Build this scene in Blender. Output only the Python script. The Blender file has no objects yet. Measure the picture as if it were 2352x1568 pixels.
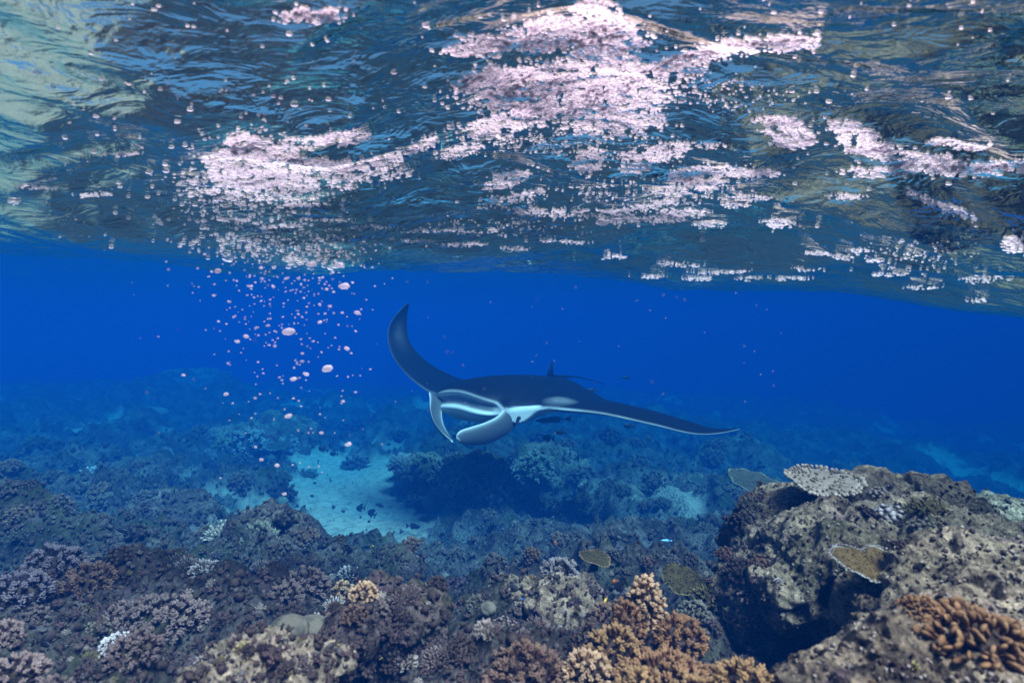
import bpy, math, random
import numpy as np
from mathutils import Vector, Matrix, Euler

random.seed(7)
rng = np.random.default_rng(7)
SC = bpy.context.scene
COL = SC.collection

# ------------------------------------------------------------------ camera, light, exposure
FPX = 1307.0            # focal length in pixels of a 2352 px wide view (20 mm on 36 mm)
cam_data = bpy.data.cameras.new('camera')
cam_data.lens = 20.0
cam_data.sensor_width = 36.0
cam_data.shift_y = -(784.0 - 740.0) / 2352.0
cam_data.clip_start = 0.02
cam_data.clip_end = 400.0
cam_data.dof.use_dof = True
cam_data.dof.focus_distance = 2.0
cam_data.dof.aperture_fstop = 5.6
cam = bpy.data.objects.new('camera', cam_data)
cam.location = (0, 0, 0)
cam.rotation_euler = (math.radians(90), 0, 0)
COL.objects.link(cam)
SC.camera = cam

TO_SUN = Vector((0.37, -0.48, 1.0)).normalized()
SUN_EL = math.asin(TO_SUN.z)
SUN_AZ = math.atan2(TO_SUN.x, TO_SUN.y)
world = bpy.data.worlds.new('World')
SC.world = world
world.use_nodes = True
wn = world.node_tree.nodes
wl = world.node_tree.links
wn.clear()
w_out = wn.new('ShaderNodeOutputWorld')
w_bg = wn.new('ShaderNodeBackground')
w_sky = wn.new('ShaderNodeTexSky')
w_sky.sky_type = 'NISHITA'
w_sky.sun_disc = False
w_sky.sun_elevation = SUN_EL
w_sky.sun_rotation = SUN_AZ
w_bg.inputs['Strength'].default_value = 0.035
wl.new(w_sky.outputs[0], w_bg.inputs[0])
wl.new(w_bg.outputs[0], w_out.inputs[0])

sun_data = bpy.data.lights.new('sun', 'SUN')
sun_data.energy = 5.0
sun_data.angle = math.radians(20.0)
sun_data.color = (1.0, 0.57, 0.62)
sun = bpy.data.objects.new('sun', sun_data)
sun.rotation_euler = TO_SUN.to_track_quat('Z', 'Y').to_euler()
sun.location = (3, -2, 12)
COL.objects.link(sun)

SC.view_settings.view_transform = 'Standard'
SC.view_settings.look = 'None'
SC.view_settings.gamma = 1.0
SC.view_settings.use_curve_mapping = False
SC.view_settings.exposure = 2.02
SC.render.engine = 'CYCLES'
SC.cycles.max_bounces = 6
SC.cycles.diffuse_bounces = 3
SC.cycles.glossy_bounces = 3
SC.cycles.transmission_bounces = 2
SC.cycles.volume_bounces = 1
SC.cycles.transparent_max_bounces = 20
SC.cycles.caustics_reflective = False
SC.cycles.caustics_refractive = False
SC.cycles.use_denoising = True

# ------------------------------------------------------------------ numpy noise
def _hash(ix, iy, iz, seed):
    h = (ix.astype(np.int64) * 374761393 + iy.astype(np.int64) * 668265263 + iz.astype(np.int64) * 2147483647 + seed * 974711) & 0xFFFFFFFF
    h = ((h ^ (h >> 13)) * 1274126177) & 0xFFFFFFFF
    h = ((h ^ (h >> 16)) * 2246822519) & 0xFFFFFFFF
    return h ^ (h >> 15)

def noise2(x, y, seed=0):
    x = np.asarray(x, float); y = np.asarray(y, float)
    ix = np.floor(x); iy = np.floor(y)
    fx = x - ix; fy = y - iy
    u = fx * fx * fx * (fx * (fx * 6 - 15) + 10)
    v = fy * fy * fy * (fy * (fy * 6 - 15) + 10)
    z = np.zeros_like(ix)
    def g(dx, dy):
        a = _hash(ix + dx, iy + dy, z, seed) * (2 * math.pi / 4294967296.0)
        return np.cos(a) * (fx - dx) + np.sin(a) * (fy - dy)
    n0 = g(0, 0) * (1 - u) + g(1, 0) * u
    n1 = g(0, 1) * (1 - u) + g(1, 1) * u
    return (n0 * (1 - v) + n1 * v) * 1.5

def noise3(p, f=1.0, seed=0):
    p = np.asarray(p, float) * f
    i = np.floor(p); d = p - i
    u = d * d * d * (d * (d * 6 - 15) + 10)
    out = np.zeros(len(p))
    for cx in (0, 1):
        for cy in (0, 1):
            for cz in (0, 1):
                h = _hash(i[:, 0] + cx, i[:, 1] + cy, i[:, 2] + cz, seed)
                gx = (h & 1023) / 511.5 - 1; gy = ((h >> 10) & 1023) / 511.5 - 1; gz = ((h >> 20) & 1023) / 511.5 - 1
                w = (u[:, 0] if cx else 1 - u[:, 0]) * (u[:, 1] if cy else 1 - u[:, 1]) * (u[:, 2] if cz else 1 - u[:, 2])
                out += w * (gx * (d[:, 0] - cx) + gy * (d[:, 1] - cy) + gz * (d[:, 2] - cz))
    return out * 1.2

def sstep(a, b, x):
    t = np.clip((np.asarray(x, float) - a) / (b - a), 0, 1)
    return t * t * (3 - 2 * t)

_DU = np.concatenate([np.linspace(0.0, 5.0, 400), [200.0]])
_DM = _DU * (0.58 + 0.42 * sstep(1.0, 4.6, _DU))
def near_scale(D):
    """The near reef lies closer to the lens than a first guess of its distance D; far things stay where they are."""
    return np.interp(D, _DU, _DM)
def far_scale(D):
    return np.interp(D, _DM, _DU)

def pt(px, py, D, raw=False):
    """A point seen at (px, py) of the photograph's 2352 px view and about D metres in front of the lens."""
    if not raw: D = float(near_scale(D))
    return Vector(((px - 1176.0) / FPX * D, D, (740.0 - py) / FPX * D))

# ------------------------------------------------------------------ mesh helpers
class Geo:
    def __init__(s):
        s.V = []; s.Q = []; s.T = []; s.A = []; s.n = 0
    def add(s, V, Q=None, T=None, A=None):
        V = np.asarray(V, float)
        s.V.append(V)
        if Q is not None and len(Q): s.Q.append(np.asarray(Q, np.int64) + s.n)
        if T is not None and len(T): s.T.append(np.asarray(T, np.int64) + s.n)
        s.A.append(np.zeros(len(V)) if A is None else np.asarray(A, float))
        s.n += len(V)
    def get(s):
        V = np.concatenate(s.V); A = np.concatenate(s.A)
        Q = np.concatenate(s.Q) if s.Q else np.zeros((0, 4), np.int64)
        T = np.concatenate(s.T) if s.T else np.zeros((0, 3), np.int64)
        return V, Q, T, A
    def merge(s, arr, M=None, k=1.0, b=0.0):
        V, Q, T, A = arr
        if M is not None:
            R = np.array(M.to_3x3()); t = np.array(M.translation)
            V = V @ R.T + t
        s.add(V, Q, T, A * k + b)

def to_mesh(name, arr, mat=None, smooth=True, extra=None):
    V, Q, T, A = arr
    Q = np.zeros((0, 4), np.int64) if Q is None or len(Q) == 0 else np.asarray(Q); T = np.zeros((0, 3), np.int64) if T is None or len(T) == 0 else np.asarray(T)
    me = bpy.data.meshes.new(name)
    me.vertices.add(len(V))
    me.vertices.foreach_set('co', V.astype(np.float32).ravel())
    nl = len(Q) * 4 + len(T) * 3
    me.loops.add(nl)
    me.loops.foreach_set('vertex_index', np.concatenate([Q.ravel(), T.ravel()]).astype(np.int32))
    me.polygons.add(len(Q) + len(T))
    st = np.concatenate([np.arange(len(Q)) * 4, len(Q) * 4 + np.arange(len(T)) * 3]).astype(np.int32)
    me.polygons.foreach_set('loop_start', st)
    me.update(calc_edges=True)
    if smooth:
        me.polygons.foreach_set('use_smooth', np.ones(len(me.polygons), bool))
    at = me.attributes.new('tip', 'FLOAT', 'POINT')
    at.data.foreach_set('value', A.astype(np.float32))
    for k, v in (extra or {}).items():
        at = me.attributes.new(k, 'FLOAT', 'POINT')
        at.data.foreach_set('value', np.asarray(v).astype(np.float32))
    if mat: me.materials.append(mat)
    return me

def obj(name, me, parent=None, loc=None, rot=None, scale=None):
    o = bpy.data.objects.new(name, me)
    COL.objects.link(o)
    if parent: o.parent = parent
    if loc is not None: o.location = loc
    if rot is not None:
        if isinstance(rot, Matrix): o.rotation_euler = rot.to_euler()
        else: o.rotation_euler = rot
    if scale is not None: o.scale = scale if hasattr(scale, '__len__') else (scale,) * 3
    return o

def tag(o, label=None, cat=None, group=None, kind=None):
    if label: o['label'] = label
    if cat: o['category'] = cat
    if group: o['group'] = group
    if kind: o['kind'] = kind
    return o

def thing(name, label, cat, loc, group=None):
    o = bpy.data.objects.new(name, None)
    o.empty_display_size = 0.1
    COL.objects.link(o)
    o.location = loc
    return tag(o, label, cat, group)

def icos(sub=1):
    import bmesh
    bm = bmesh.new()
    bmesh.ops.create_icosphere(bm, subdivisions=sub, radius=1.0)
    V = np.array([v.co[:] for v in bm.verts]); T = np.array([[v.index for v in f.verts] for f in bm.faces])
    bm.free()
    return V, T
ICO1 = icos(1); ICO2 = icos(2); ICO3 = icos(3); ICO4 = icos(4); ICO5 = icos(5)

def tube(P, R, sides=6, a0=0.0, a1=1.0, cap=True, flat=1.0, flat_dir=None):
    """A tapered tube along the points P with a rounded end; the attribute runs a0 to a1."""
    P = np.asarray(P, float); n = len(P)
    V = []; A = []
    up = np.array([0.31, 0.77, 0.55])
    for i in range(n):
        d = P[min(i + 1, n - 1)] - P[max(i - 1, 0)]
        d = d / (np.linalg.norm(d) + 1e-9)
        s = np.cross(d, up); s /= np.linalg.norm(s) + 1e-9
        t = np.cross(d, s)
        for k in range(sides):
            an = 2 * math.pi * k / sides
            V.append(P[i] + R[i] * (math.cos(an) * s + flat * math.sin(an) * t)); A.append(a0 + (a1 - a0) * i / (n - 1))
    Q = [[i * sides + k, i * sides + (k + 1) % sides, (i + 1) * sides + (k + 1) % sides, (i + 1) * sides + k] for i in range(n - 1) for k in range(sides)]
    T = []
    if cap:
        d = P[-1] - P[-2]; d = d / (np.linalg.norm(d) + 1e-9)
        V.append(P[-1] + d * R[-1] * 0.75); A.append(a1)
        c = len(V) - 1; b = (n - 1) * sides
        T = [[b + k, b + (k + 1) % sides, c] for k in range(sides)]
    return np.array(V), Q, T, np.array(A)

# ------------------------------------------------------------------ materials
def mat_new(name):
    m = bpy.data.materials.new(name)
    m.use_nodes = True
    nt = m.node_tree
    return m, nt, nt.nodes, nt.links, nt.nodes['Principled BSDF']

def ramp(N, stops):
    r = N.new('ShaderNodeValToRGB')
    e = r.color_ramp.elements
    while len(e) < len(stops): e.new(0.5)
    for el, (p, c) in zip(e, stops):
        el.position = p; el.color = (c[0], c[1], c[2], 1)
    return r

def attr(N, name):
    a = N.new('ShaderNodeAttribute'); a.attribute_name = name
    return a

def mixc(N, L, fac, a, b, mode='MIX'):
    m = N.new('ShaderNodeMix'); m.data_type = 'RGBA'; m.blend_type = mode
    for sock, v in ((m.inputs[0], fac), (m.inputs[6], a), (m.inputs[7], b)):
        if hasattr(v, 'is_linked') or hasattr(v, 'links'): L.new(v, sock)
        elif isinstance(v, (int, float)): sock.default_value = v
        else: sock.default_value = (v[0], v[1], v[2], 1)
    return m.outputs[2]

def noise_tex(N, L, scale, detail=4, rough=0.6, vec=None, dist=0.0):
    n = N.new('ShaderNodeTexNoise')
    n.inputs['Scale'].default_value = scale; n.inputs['Detail'].default_value = detail
    n.inputs['Roughness'].default_value = rough; n.inputs['Distortion'].default_value = dist
    if vec is not None: L.new(vec, n.inputs['Vector'])
    return n

def coords(N, which='Object'):
    return N.new('ShaderNodeTexCoord').outputs[which]

def geo_pos(N):
    return N.new('ShaderNodeNewGeometry').outputs['Position']

def bump(N, L, B, height, strength, dist):
    b = N.new('ShaderNodeBump')
    b.inputs['Strength'].default_value = strength; b.inputs['Distance'].default_value = dist
    L.new(height, b.inputs['Height']); L.new(b.outputs[0], B.inputs['Normal'])
    return b

def coral_mat(name, base, tip, spread=0.35, bumps=90.0, lo=0.45, hi=1.0):
    """Coral skin: pigment from the base colour to paler growing tips, mottled, with polyp relief."""
    m, nt, N, L, B = mat_new(name)
    B.inputs['Roughness'].default_value = 0.8
    B.inputs['Specular IOR Level'].default_value = 0.2
    pos = geo_pos(N)
    t = attr(N, 'tip')
    mr = N.new('ShaderNodeMapRange'); mr.inputs['From Min'].default_value = lo; mr.inputs['From Max'].default_value = hi
    L.new(t.outputs['Fac'], mr.inputs['Value'])
    n = noise_tex(N, L, 9.0, 3, 0.6, pos)
    dk = mixc(N, L, n.outputs['Fac'], [c * (1 - spread) for c in base], [min(1, c * (1 + spread)) for c in base])
    c = mixc(N, L, mr.outputs[0], dk, tip)
    n2 = noise_tex(N, L, 60.0, 2, 0.7, pos)
    r2 = ramp(N, [(0.3, (0.6, 0.6, 0.6)), (0.7, (1.15, 1.15, 1.15))])
    L.new(n2.outputs['Fac'], r2.inputs[0])
    L.new(mixc(N, L, 1.0, c, r2.outputs[0], 'MULTIPLY'), B.inputs['Base Color'])
    v = N.new('ShaderNodeTexVoronoi'); v.inputs['Scale'].default_value = bumps
    L.new(pos, v.inputs['Vector'])
    bump(N, L, B, v.outputs['Distance'], 0.5, 0.004)
    return m

def rock_mat(name, pale=(0.46, 0.41, 0.29), mid=(0.22, 0.19, 0.125), dark=(0.02, 0.018, 0.015), algae=(0.035, 0.05, 0.015), purple=(0.13, 0.09, 0.11), sand=None):
    m, nt, N, L, B = mat_new(name)
    B.inputs['Roughness'].default_value = 0.92
    B.inputs['Specular IOR Level'].default_value = 0.15
    pos = geo_pos(N)
    n1 = noise_tex(N, L, 5.0, 6, 0.65, pos, 0.4)
    n2 = noise_tex(N, L, 42.0, 6, 0.72, pos)
    n3 = noise_tex(N, L, 2.6, 4, 0.6, pos)
    n4 = noise_tex(N, L, 7.5, 4, 0.6, pos, 0.6)
    r1 = ramp(N, [(0.30, dark), (0.44, mid), (0.60, pale), (0.78, [min(1, c * 1.3) for c in pale])])
    L.new(n1.outputs['Fac'], r1.inputs[0])
    r2 = ramp(N, [(0.34, (0.16, 0.16, 0.16)), (0.46, (0.75, 0.75, 0.75)), (0.58, (1.05, 1.05, 1.05)), (0.70, (1.7, 1.7, 1.6))])
    L.new(n2.outputs['Fac'], r2.inputs[0])
    c = mixc(N, L, 1.0, r1.outputs[0], r2.outputs[0], 'MULTIPLY')
    ra = ramp(N, [(0.52, (0, 0, 0)), (0.66, (0.75, 0.75, 0.75))])
    L.new(n3.outputs['Fac'], ra.inputs[0])
    c = mixc(N, L, ra.outputs[0], c, algae)
    rp = ramp(N, [(0.58, (0, 0, 0)), (0.70, (0.7, 0.7, 0.7))])
    L.new(n4.outputs['Fac'], rp.inputs[0])
    c = mixc(N, L, rp.outputs[0], c, purple)
    v = N.new('ShaderNodeTexVoronoi'); v.inputs['Scale'].default_value = 55.0
    L.new(pos, v.inputs['Vector'])
    ad = N.new('ShaderNodeMath'); ad.operation = 'ADD'
    L.new(n2.outputs['Fac'], ad.inputs[0]); L.new(v.outputs['Distance'], ad.inputs[1])
    n5 = noise_tex(N, L, 160.0, 4, 0.7, pos)
    ae = N.new('ShaderNodeMath'); ae.operation = 'MULTIPLY_ADD'; ae.inputs[1].default_value = 0.35
    L.new(n5.outputs['Fac'], ae.inputs[0]); L.new(ad.outputs[0], ae.inputs[2])
    hgt = ae.outputs[0]
    r5 = ramp(N, [(0.35, (0.55, 0.55, 0.55)), (0.62, (1.25, 1.25, 1.25))]); L.new(n5.outputs['Fac'], r5.inputs[0])
    c = mixc(N, L, 1.0, c, r5.outputs[0], 'MULTIPLY')
    if sand:
        s = attr(N, 'tip')
        ns = noise_tex(N, L, 14.0, 4, 0.7, pos)
        rs = ramp(N, [(0.33, [q * 0.55 for q in sand]), (0.5, sand), (0.7, [min(1, q * 1.12) for q in sand])])
        L.new(ns.outputs['Fac'], rs.inputs[0])
        c = mixc(N, L, s.outputs['Fac'], c, rs.outputs[0])
    L.new(c, B.inputs['Base Color'])
    bump(N, L, B, hgt, 0.9, 0.02)
    return m
VOL_D = 0.36
VOL_C = (0.001, 0.024, 0.105, 1)
VOL_A = (0.0, 0.476, 0.655, 1)

# ------------------------------------------------------------------ setting: seabed
CTRL = [  # (px, py, metres ahead) on the floor of the reef
    (0, 1568, 1.25), (300, 1568, 1.15), (600, 1568, 1.1), (900, 1568, 1.15), (1176, 1568, 1.2), (1400, 1568, 1.25),
    (1650, 1568, 1.55), (1900, 1568, 1.6), (2150, 1568, 1.5), (2352, 1568, 1.4),
    (0, 1400, 1.7), (300, 1420, 1.65), (600, 1420, 1.6), (900, 1440, 1.6), (1176, 1430, 1.7), (1450, 1430, 1.8), (1750, 1400, 2.3),
    (0, 1280, 2.6), (200, 1280, 2.6), (420, 1290, 2.5), (560, 1260, 2.7), (1176, 1350, 2.25), (1450, 1350, 2.3), (1650, 1370, 2.4),
    (300, 1200, 3.6), (520, 1215, 3.2), (50, 1190, 3.6), (620, 1230, 3.1),
    (700, 1250, 4.2), (760, 1275, 4.0), (745, 1318, 3.3), (740, 1350, 2.5), (820, 1240, 4.3), (980, 1235, 4.2), (1176, 1280, 3.3), (1400, 1300, 3.0), (1600, 1300, 3.1),
    (100, 1100, 5.2), (300, 1100, 5.2), (520, 1120, 5.0), (640, 1130, 5.2), (760, 1150, 5.6), (900, 1160, 5.6), (1150, 1180, 4.7), (1350, 1190, 4.5), (1600, 1200, 4.3), (1750, 1230, 3.6),
    (120, 1000, 8.0), (400, 1010, 7.6), (640, 1050, 7.4), (760, 1075, 7.4), (960, 1070, 7.0), (1176, 1080, 6.6), (1400, 1090, 6.6), (1650, 1110, 6.6), (1800, 1130, 6.4),
    (100, 910, 13), (350, 900, 13), (600, 960, 11), (800, 990, 10.5), (1100, 960, 11.5), (1400, 980, 11), (1700, 1020, 10.5), (2000, 1060, 10), (2300, 1110, 9.5),
    (100, 900, 20), (600, 915, 19), (1200, 920, 19), (1700, 960, 17), (2300, 1030, 15),
    (100, 905, 34), (1200, 925, 32), (2300, 1010, 27), (100, 905, 60), (1200, 925, 60), (2300, 1000, 60)]
CA = np.array([(c[0] - 1176) / FPX for c in CTRL]); CL = np.log([float(near_scale(c[2])) for c in CTRL]); CZ = np.array([(740 - c[1]) / FPX * float(near_scale(c[2])) for c in CTRL])
SAND = np.array([pt(*p)[0:2] for p in [(650, 1072, 7.4), (800, 1052, 8.4), (960, 1062, 7.2), (930, 1110, 6.3), (1060, 1180, 5.0), (1020, 1235, 4.3), (900, 1265, 4.0), (745, 1290, 3.8), (690, 1235, 4.2), (640, 1140, 5.4)]])

def in_poly(x, y, poly):
    c = np.zeros(x.shape, bool)
    n = len(poly)
    for i in range(n):
        x0, y0 = poly[i]; x1, y1 = poly[(i + 1) % n]
        hit = ((y0 > y) != (y1 > y)) & (x < (x1 - x0) * (y - y0) / (y1 - y0 + 1e-12) + x0)
        c ^= hit
    return c

def poly_dist(x, y, poly):
    d = np.full(x.shape, 1e9)
    n = len(poly)
    for i in range(n):
        a = poly[i]; b = poly[(i + 1) % n]
        ab = b - a; L2 = (ab ** 2).sum()
        t = np.clip(((x - a[0]) * ab[0] + (y - a[1]) * ab[1]) / L2, 0, 1)
        d = np.minimum(d, np.hypot(x - a[0] - t * ab[0], y - a[1] - t * ab[1]))
    return np.where(in_poly(x, y, poly), d, -d)

def sand_mask(x, y):
    d = poly_dist(x, y, SAND) + 0.30 * noise2(x * 1.7, y * 1.7, 3) + 0.16 * noise2(x * 5, y * 5, 4)
    m = sstep(-0.08, 0.12, d)
    patch = noise2(x * 0.8 + 3, y * 0.5, 11) + 0.5 * noise2(x * 3.1, y * 2.4, 12)
    m2 = sstep(0.42, 0.72, patch) * sstep(2.6, 4.0, y) * 0.6
    # a pale sandy flat begins just beyond the left side of the view (it is what brightens the mirror overhead)
    out_l = sstep(0.88, 1.32, -x / np.maximum(y, 0.15) + 0.10 * noise2(x * 4, y * 4, 13)) * sstep(-0.9, -0.3, y) * sstep(5.5, 4.0, np.hypot(x, y)) * (x < 0)
    return np.maximum(np.maximum(m, m2), out_l)

def floor_base(x, y):
    ye = np.maximum(y, 0.45)
    a = np.clip(x / ye, -1.25, 1.25); l = np.log(ye)
    num = np.zeros_like(a); den = np.zeros_like(a)
    for i in range(len(CA)):
        d2 = ((a - CA[i]) / 0.9) ** 2 + ((l - CL[i]) / 0.9) ** 2
        w = 1.0 / (d2 + 0.006) ** 2.5
        num += w * CZ[i]; den += w
    return num / den

def seabed_h(x, y):
    x = np.asarray(x, float); y = np.asarray(y, float)
    z = floor_base(x, y)
    r = np.hypot(x, y)
    s = sand_mask(x, y)
    k = (1 - s)
    q = far_scale(r) / np.maximum(r, 1e-3)
    x = x * q; y = y * q; r = r * q
    amp = np.clip(0.55 + 0.22 * r, 0.6, 1.9)
    n1 = noise2(x * 1.1, y * 1.1, 21)
    n2 = 0.55 - np.abs(noise2(x * 2.7 + 0.4 * n1, y * 2.7, 22)) * 1.6
    n3 = 0.5 - np.abs(noise2(x * 6.3, y * 6.3, 23)) * 1.5
    n4 = noise2(x * 14, y * 14, 24)
    n5 = noise2(x * 31, y * 31, 25)
    lump = amp * (0.16 * n1 + 0.11 * n2) + np.clip(amp, 0.4, 1.2) * (0.055 * n3 + 0.034 * n4) + 0.014 * n5 + 0.01 * np.abs(noise2(x * 60, y * 60, 26))
    flat = 0.05 * n1 + 0.018 * n3 + 0.012 * n4 + 0.006 * n5
    return z + (lump * k + flat * s - 0.02) / q, s

def polar_grid(nf, nb, nr, r0, r1, half=math.radians(60)):
    th = np.concatenate([np.linspace(-half, half, nf), np.linspace(half, 2 * math.pi - half, nb + 2)[1:-1]])
    rr = np.exp(np.linspace(math.log(r0), math.log(r1), nr))
    TH, RR = np.meshgrid(th, rr)
    x = RR * np.sin(TH); y = RR * np.cos(TH)
    n = len(th)
    i = np.arange(nr - 1)[:, None] * n; j = np.arange(n)[None, :]; j2 = (j + 1) % n
    Q = np.stack([i + j2, i + j, i + n + j, i + n + j2], -1).reshape(-1, 4)
    return x.ravel(), y.ravel(), Q, n

MAT_BED = rock_mat('seabed_rubble', pale=(0.115, 0.118, 0.108), mid=(0.042, 0.043, 0.038), dark=(0.02, 0.02, 0.018), sand=(0.40, 0.375, 0.32))
x, y, Q, n = polar_grid(560, 36, 600, 0.2, 90.0)
h, s = seabed_h(x, y)
# close the small hole under the camera
V = np.column_stack([x, y, h])
V = np.vstack([V, [0, 0, h[:n].mean()]])
T = np.array([[len(V) - 1, (k + 1) % n, k] for k in range(n)])
me = to_mesh('seabed', (V, Q[:, ::-1], T[:, ::-1], np.append(s, 0)), MAT_BED)
seabed = tag(obj('seabed', me), 'uneven reef floor of rubble and pale sand sloping away into blue water', None, None, 'structure')

# ------------------------------------------------------------------ setting: water surface
EDGE = [(-900, 560), (0, 566), (200, 580), (400, 600), (620, 622), (760, 632), (900, 618), (1100, 610), (1300, 624), (1500, 652), (1750, 662), (1950, 672), (2100, 694), (2250, 714), (2352, 728), (3300, 735)]
EX = np.array([e[0] for e in EDGE], float); EY = np.array([e[1] for e in EDGE], float)

WS = 0.62     # the waves overhead are close: this much of the first guess
def water_h(x, y):
    x = np.asarray(x, float) / WS; y = np.asarray(y, float) / WS
    ye = np.maximum(y, 0.3)
    a = np.clip(x / ye, -1.5, 1.5)
    px = 1176 + FPX * a
    e = (740 - np.interp(px, EX, EY)) / FPX
    Dt = 2.7 + 0.35 * np.sin(a * 3.1 + 0.6)
    zt = e * Dt
    near = 0.56
    t = sstep(0.35, 1.0, y / Dt)
    z = near + (zt - near) * t
    far = 1.25 + 0.1 * np.sin(x * 0.35) * np.sin(y * 0.25)
    t2 = sstep(1.0, 2.3, y / Dt)
    z = z + (far - zt) * t2
    fade = 1 - 0.75 * np.exp(-((y / Dt - 1.0) / 0.14) ** 2)
    w1 = noise2(x * 1.3 + 0.3 * y, y * 1.9, 41)
    w2 = 0.35 - np.abs(noise2(x * 2.3 + 0.5 * w1, y * 4.0 + w1, 42))
    w3 = noise2(x * 6.5 + 0.8 * w1, y * 11.0, 43)
    w4 = 0.3 - np.abs(noise2(x * 15.0 + 0.9 * w3, y * 25.0, 44))
    patch = sstep(-0.15, 0.35, noise2(x * 0.9 + 5, y * 1.2, 46))
    z = z + fade * (0.066 * w1 - 0.036 * w2 + 0.010 * w3 * (0.4 + patch)) - 0.0025 * w4 * (0.3 + patch)
    return z * WS

m, nt, N, L, B = mat_new('sea_surface')
N.remove(B)
out = N['Material Output']
pos = geo_pos(N)
mp = N.new('ShaderNodeMapping'); mp.inputs['Scale'].default_value = (1.0, 1.8, 1.0)
L.new(pos, mp.inputs['Vector'])
na = noise_tex(N, L, 11.0, 3, 0.55, mp.outputs[0], 0.8)
nb = noise_tex(N, L, 48.0, 3, 0.6, mp.outputs[0], 0.4)
ad = N.new('ShaderNodeMath'); ad.operation = 'MULTIPLY_ADD'; ad.inputs[1].default_value = 0.13
L.new(nb.outputs['Fac'], ad.inputs[0]); L.new(na.outputs['Fac'], ad.inputs[2])
bp = N.new('ShaderNodeBump'); bp.inputs['Strength'].default_value = 0.40; bp.inputs['Distance'].default_value = 0.024
L.new(ad.outputs[0], bp.inputs['Height'])
fr = N.new('ShaderNodeFresnel'); fr.inputs['IOR'].default_value = 1.333
L.new(bp.outputs[0], fr.inputs['Normal'])
tr = N.new('ShaderNodeBsdfTransparent')
gl = N.new('ShaderNodeBsdfGlossy'); gl.inputs['Roughness'].default_value = 0.03
gl.inputs['Color'].default_value = (1.0, 0.98, 0.80, 1)  # warm tint in the mirror itself, takes blue out of its reflections
L.new(bp.outputs[0], gl.inputs['Normal'])
mx = N.new('ShaderNodeMixShader')
L.new(fr.outputs[0], mx.inputs[0]); L.new(tr.outputs[0], mx.inputs[1]); L.new(gl.outputs[0], mx.inputs[2])
L.new(mx.outputs[0], out.inputs['Surface'])
MAT_WATER = m
x, y, Q, n = polar_grid(480, 40, 360, 0.10, 90.0, math.radians(56))
V = np.column_stack([x, y, water_h(x, y)])
V = np.vstack([V, [0, 0, V[:n, 2].mean()]])
T = np.array([[len(V) - 1, (k + 1) % n, k] for k in range(n)])
me = to_mesh('water_surface', (V, Q[:, ::-1], T[:, ::-1], np.zeros(len(V))), MAT_WATER)
water = tag(obj('water_surface', me), 'rippled underside of the sea surface mirroring the reef', None, None, 'structure')

# ------------------------------------------------------------------ the water itself: one closed body of blue haze
import bmesh
m = bpy.data.materials.new('blue_water'); m.use_nodes = True
N = m.node_tree.nodes; L = m.node_tree.links; N.clear()
out = N.new('ShaderNodeOutputMaterial')
pv = N.new('ShaderNodeVolumePrincipled')
pv.inputs['Density'].default_value = VOL_D
pv.inputs['Color'].default_value = VOL_C
pv.inputs['Absorption Color'].default_value = VOL_A
pv.inputs['Anisotropy'].default_value = -0.25
L.new(pv.outputs[0], out.inputs['Volume'])
bm = bmesh.new()
bmesh.ops.create_cube(bm, size=1.0)
for v in bm.verts:
    v.co = (v.co.x * 200, v.co.y * 200, -24.0 if v.co.z < 0 else 1.05)
me = bpy.data.meshes.new('haze'); bm.to_mesh(me); bm.free()
me.materials.append(m)
haze = tag(obj('haze', me), 'clear blue sea water fading into the distance', None, None, 'stuff')

# ------------------------------------------------------------------ manta ray
def lerp_tab(x, tab):
    return np.interp(x, [t[0] for t in tab], [t[1] for t in tab])

def smooth_tab(x, tab):
    """Piecewise cubic through the table, so outlines stay rounded."""
    X = np.array([t[0] for t in tab], float); Y = np.array([t[1] for t in tab], float)
    m = np.gradient(Y, X)
    x = np.clip(np.asarray(x, float), X[0], X[-1])
    i = np.clip(np.searchsorted(X, x) - 1, 0, len(X) - 2)
    h = X[i + 1] - X[i]; t = (x - X[i]) / h
    return ((2 * t**3 - 3 * t**2 + 1) * Y[i] + (t**3 - 2 * t**2 + t) * h * m[i] + (-2 * t**3 + 3 * t**2) * Y[i + 1] + (t**3 - t**2) * h * m[i + 1])

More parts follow.
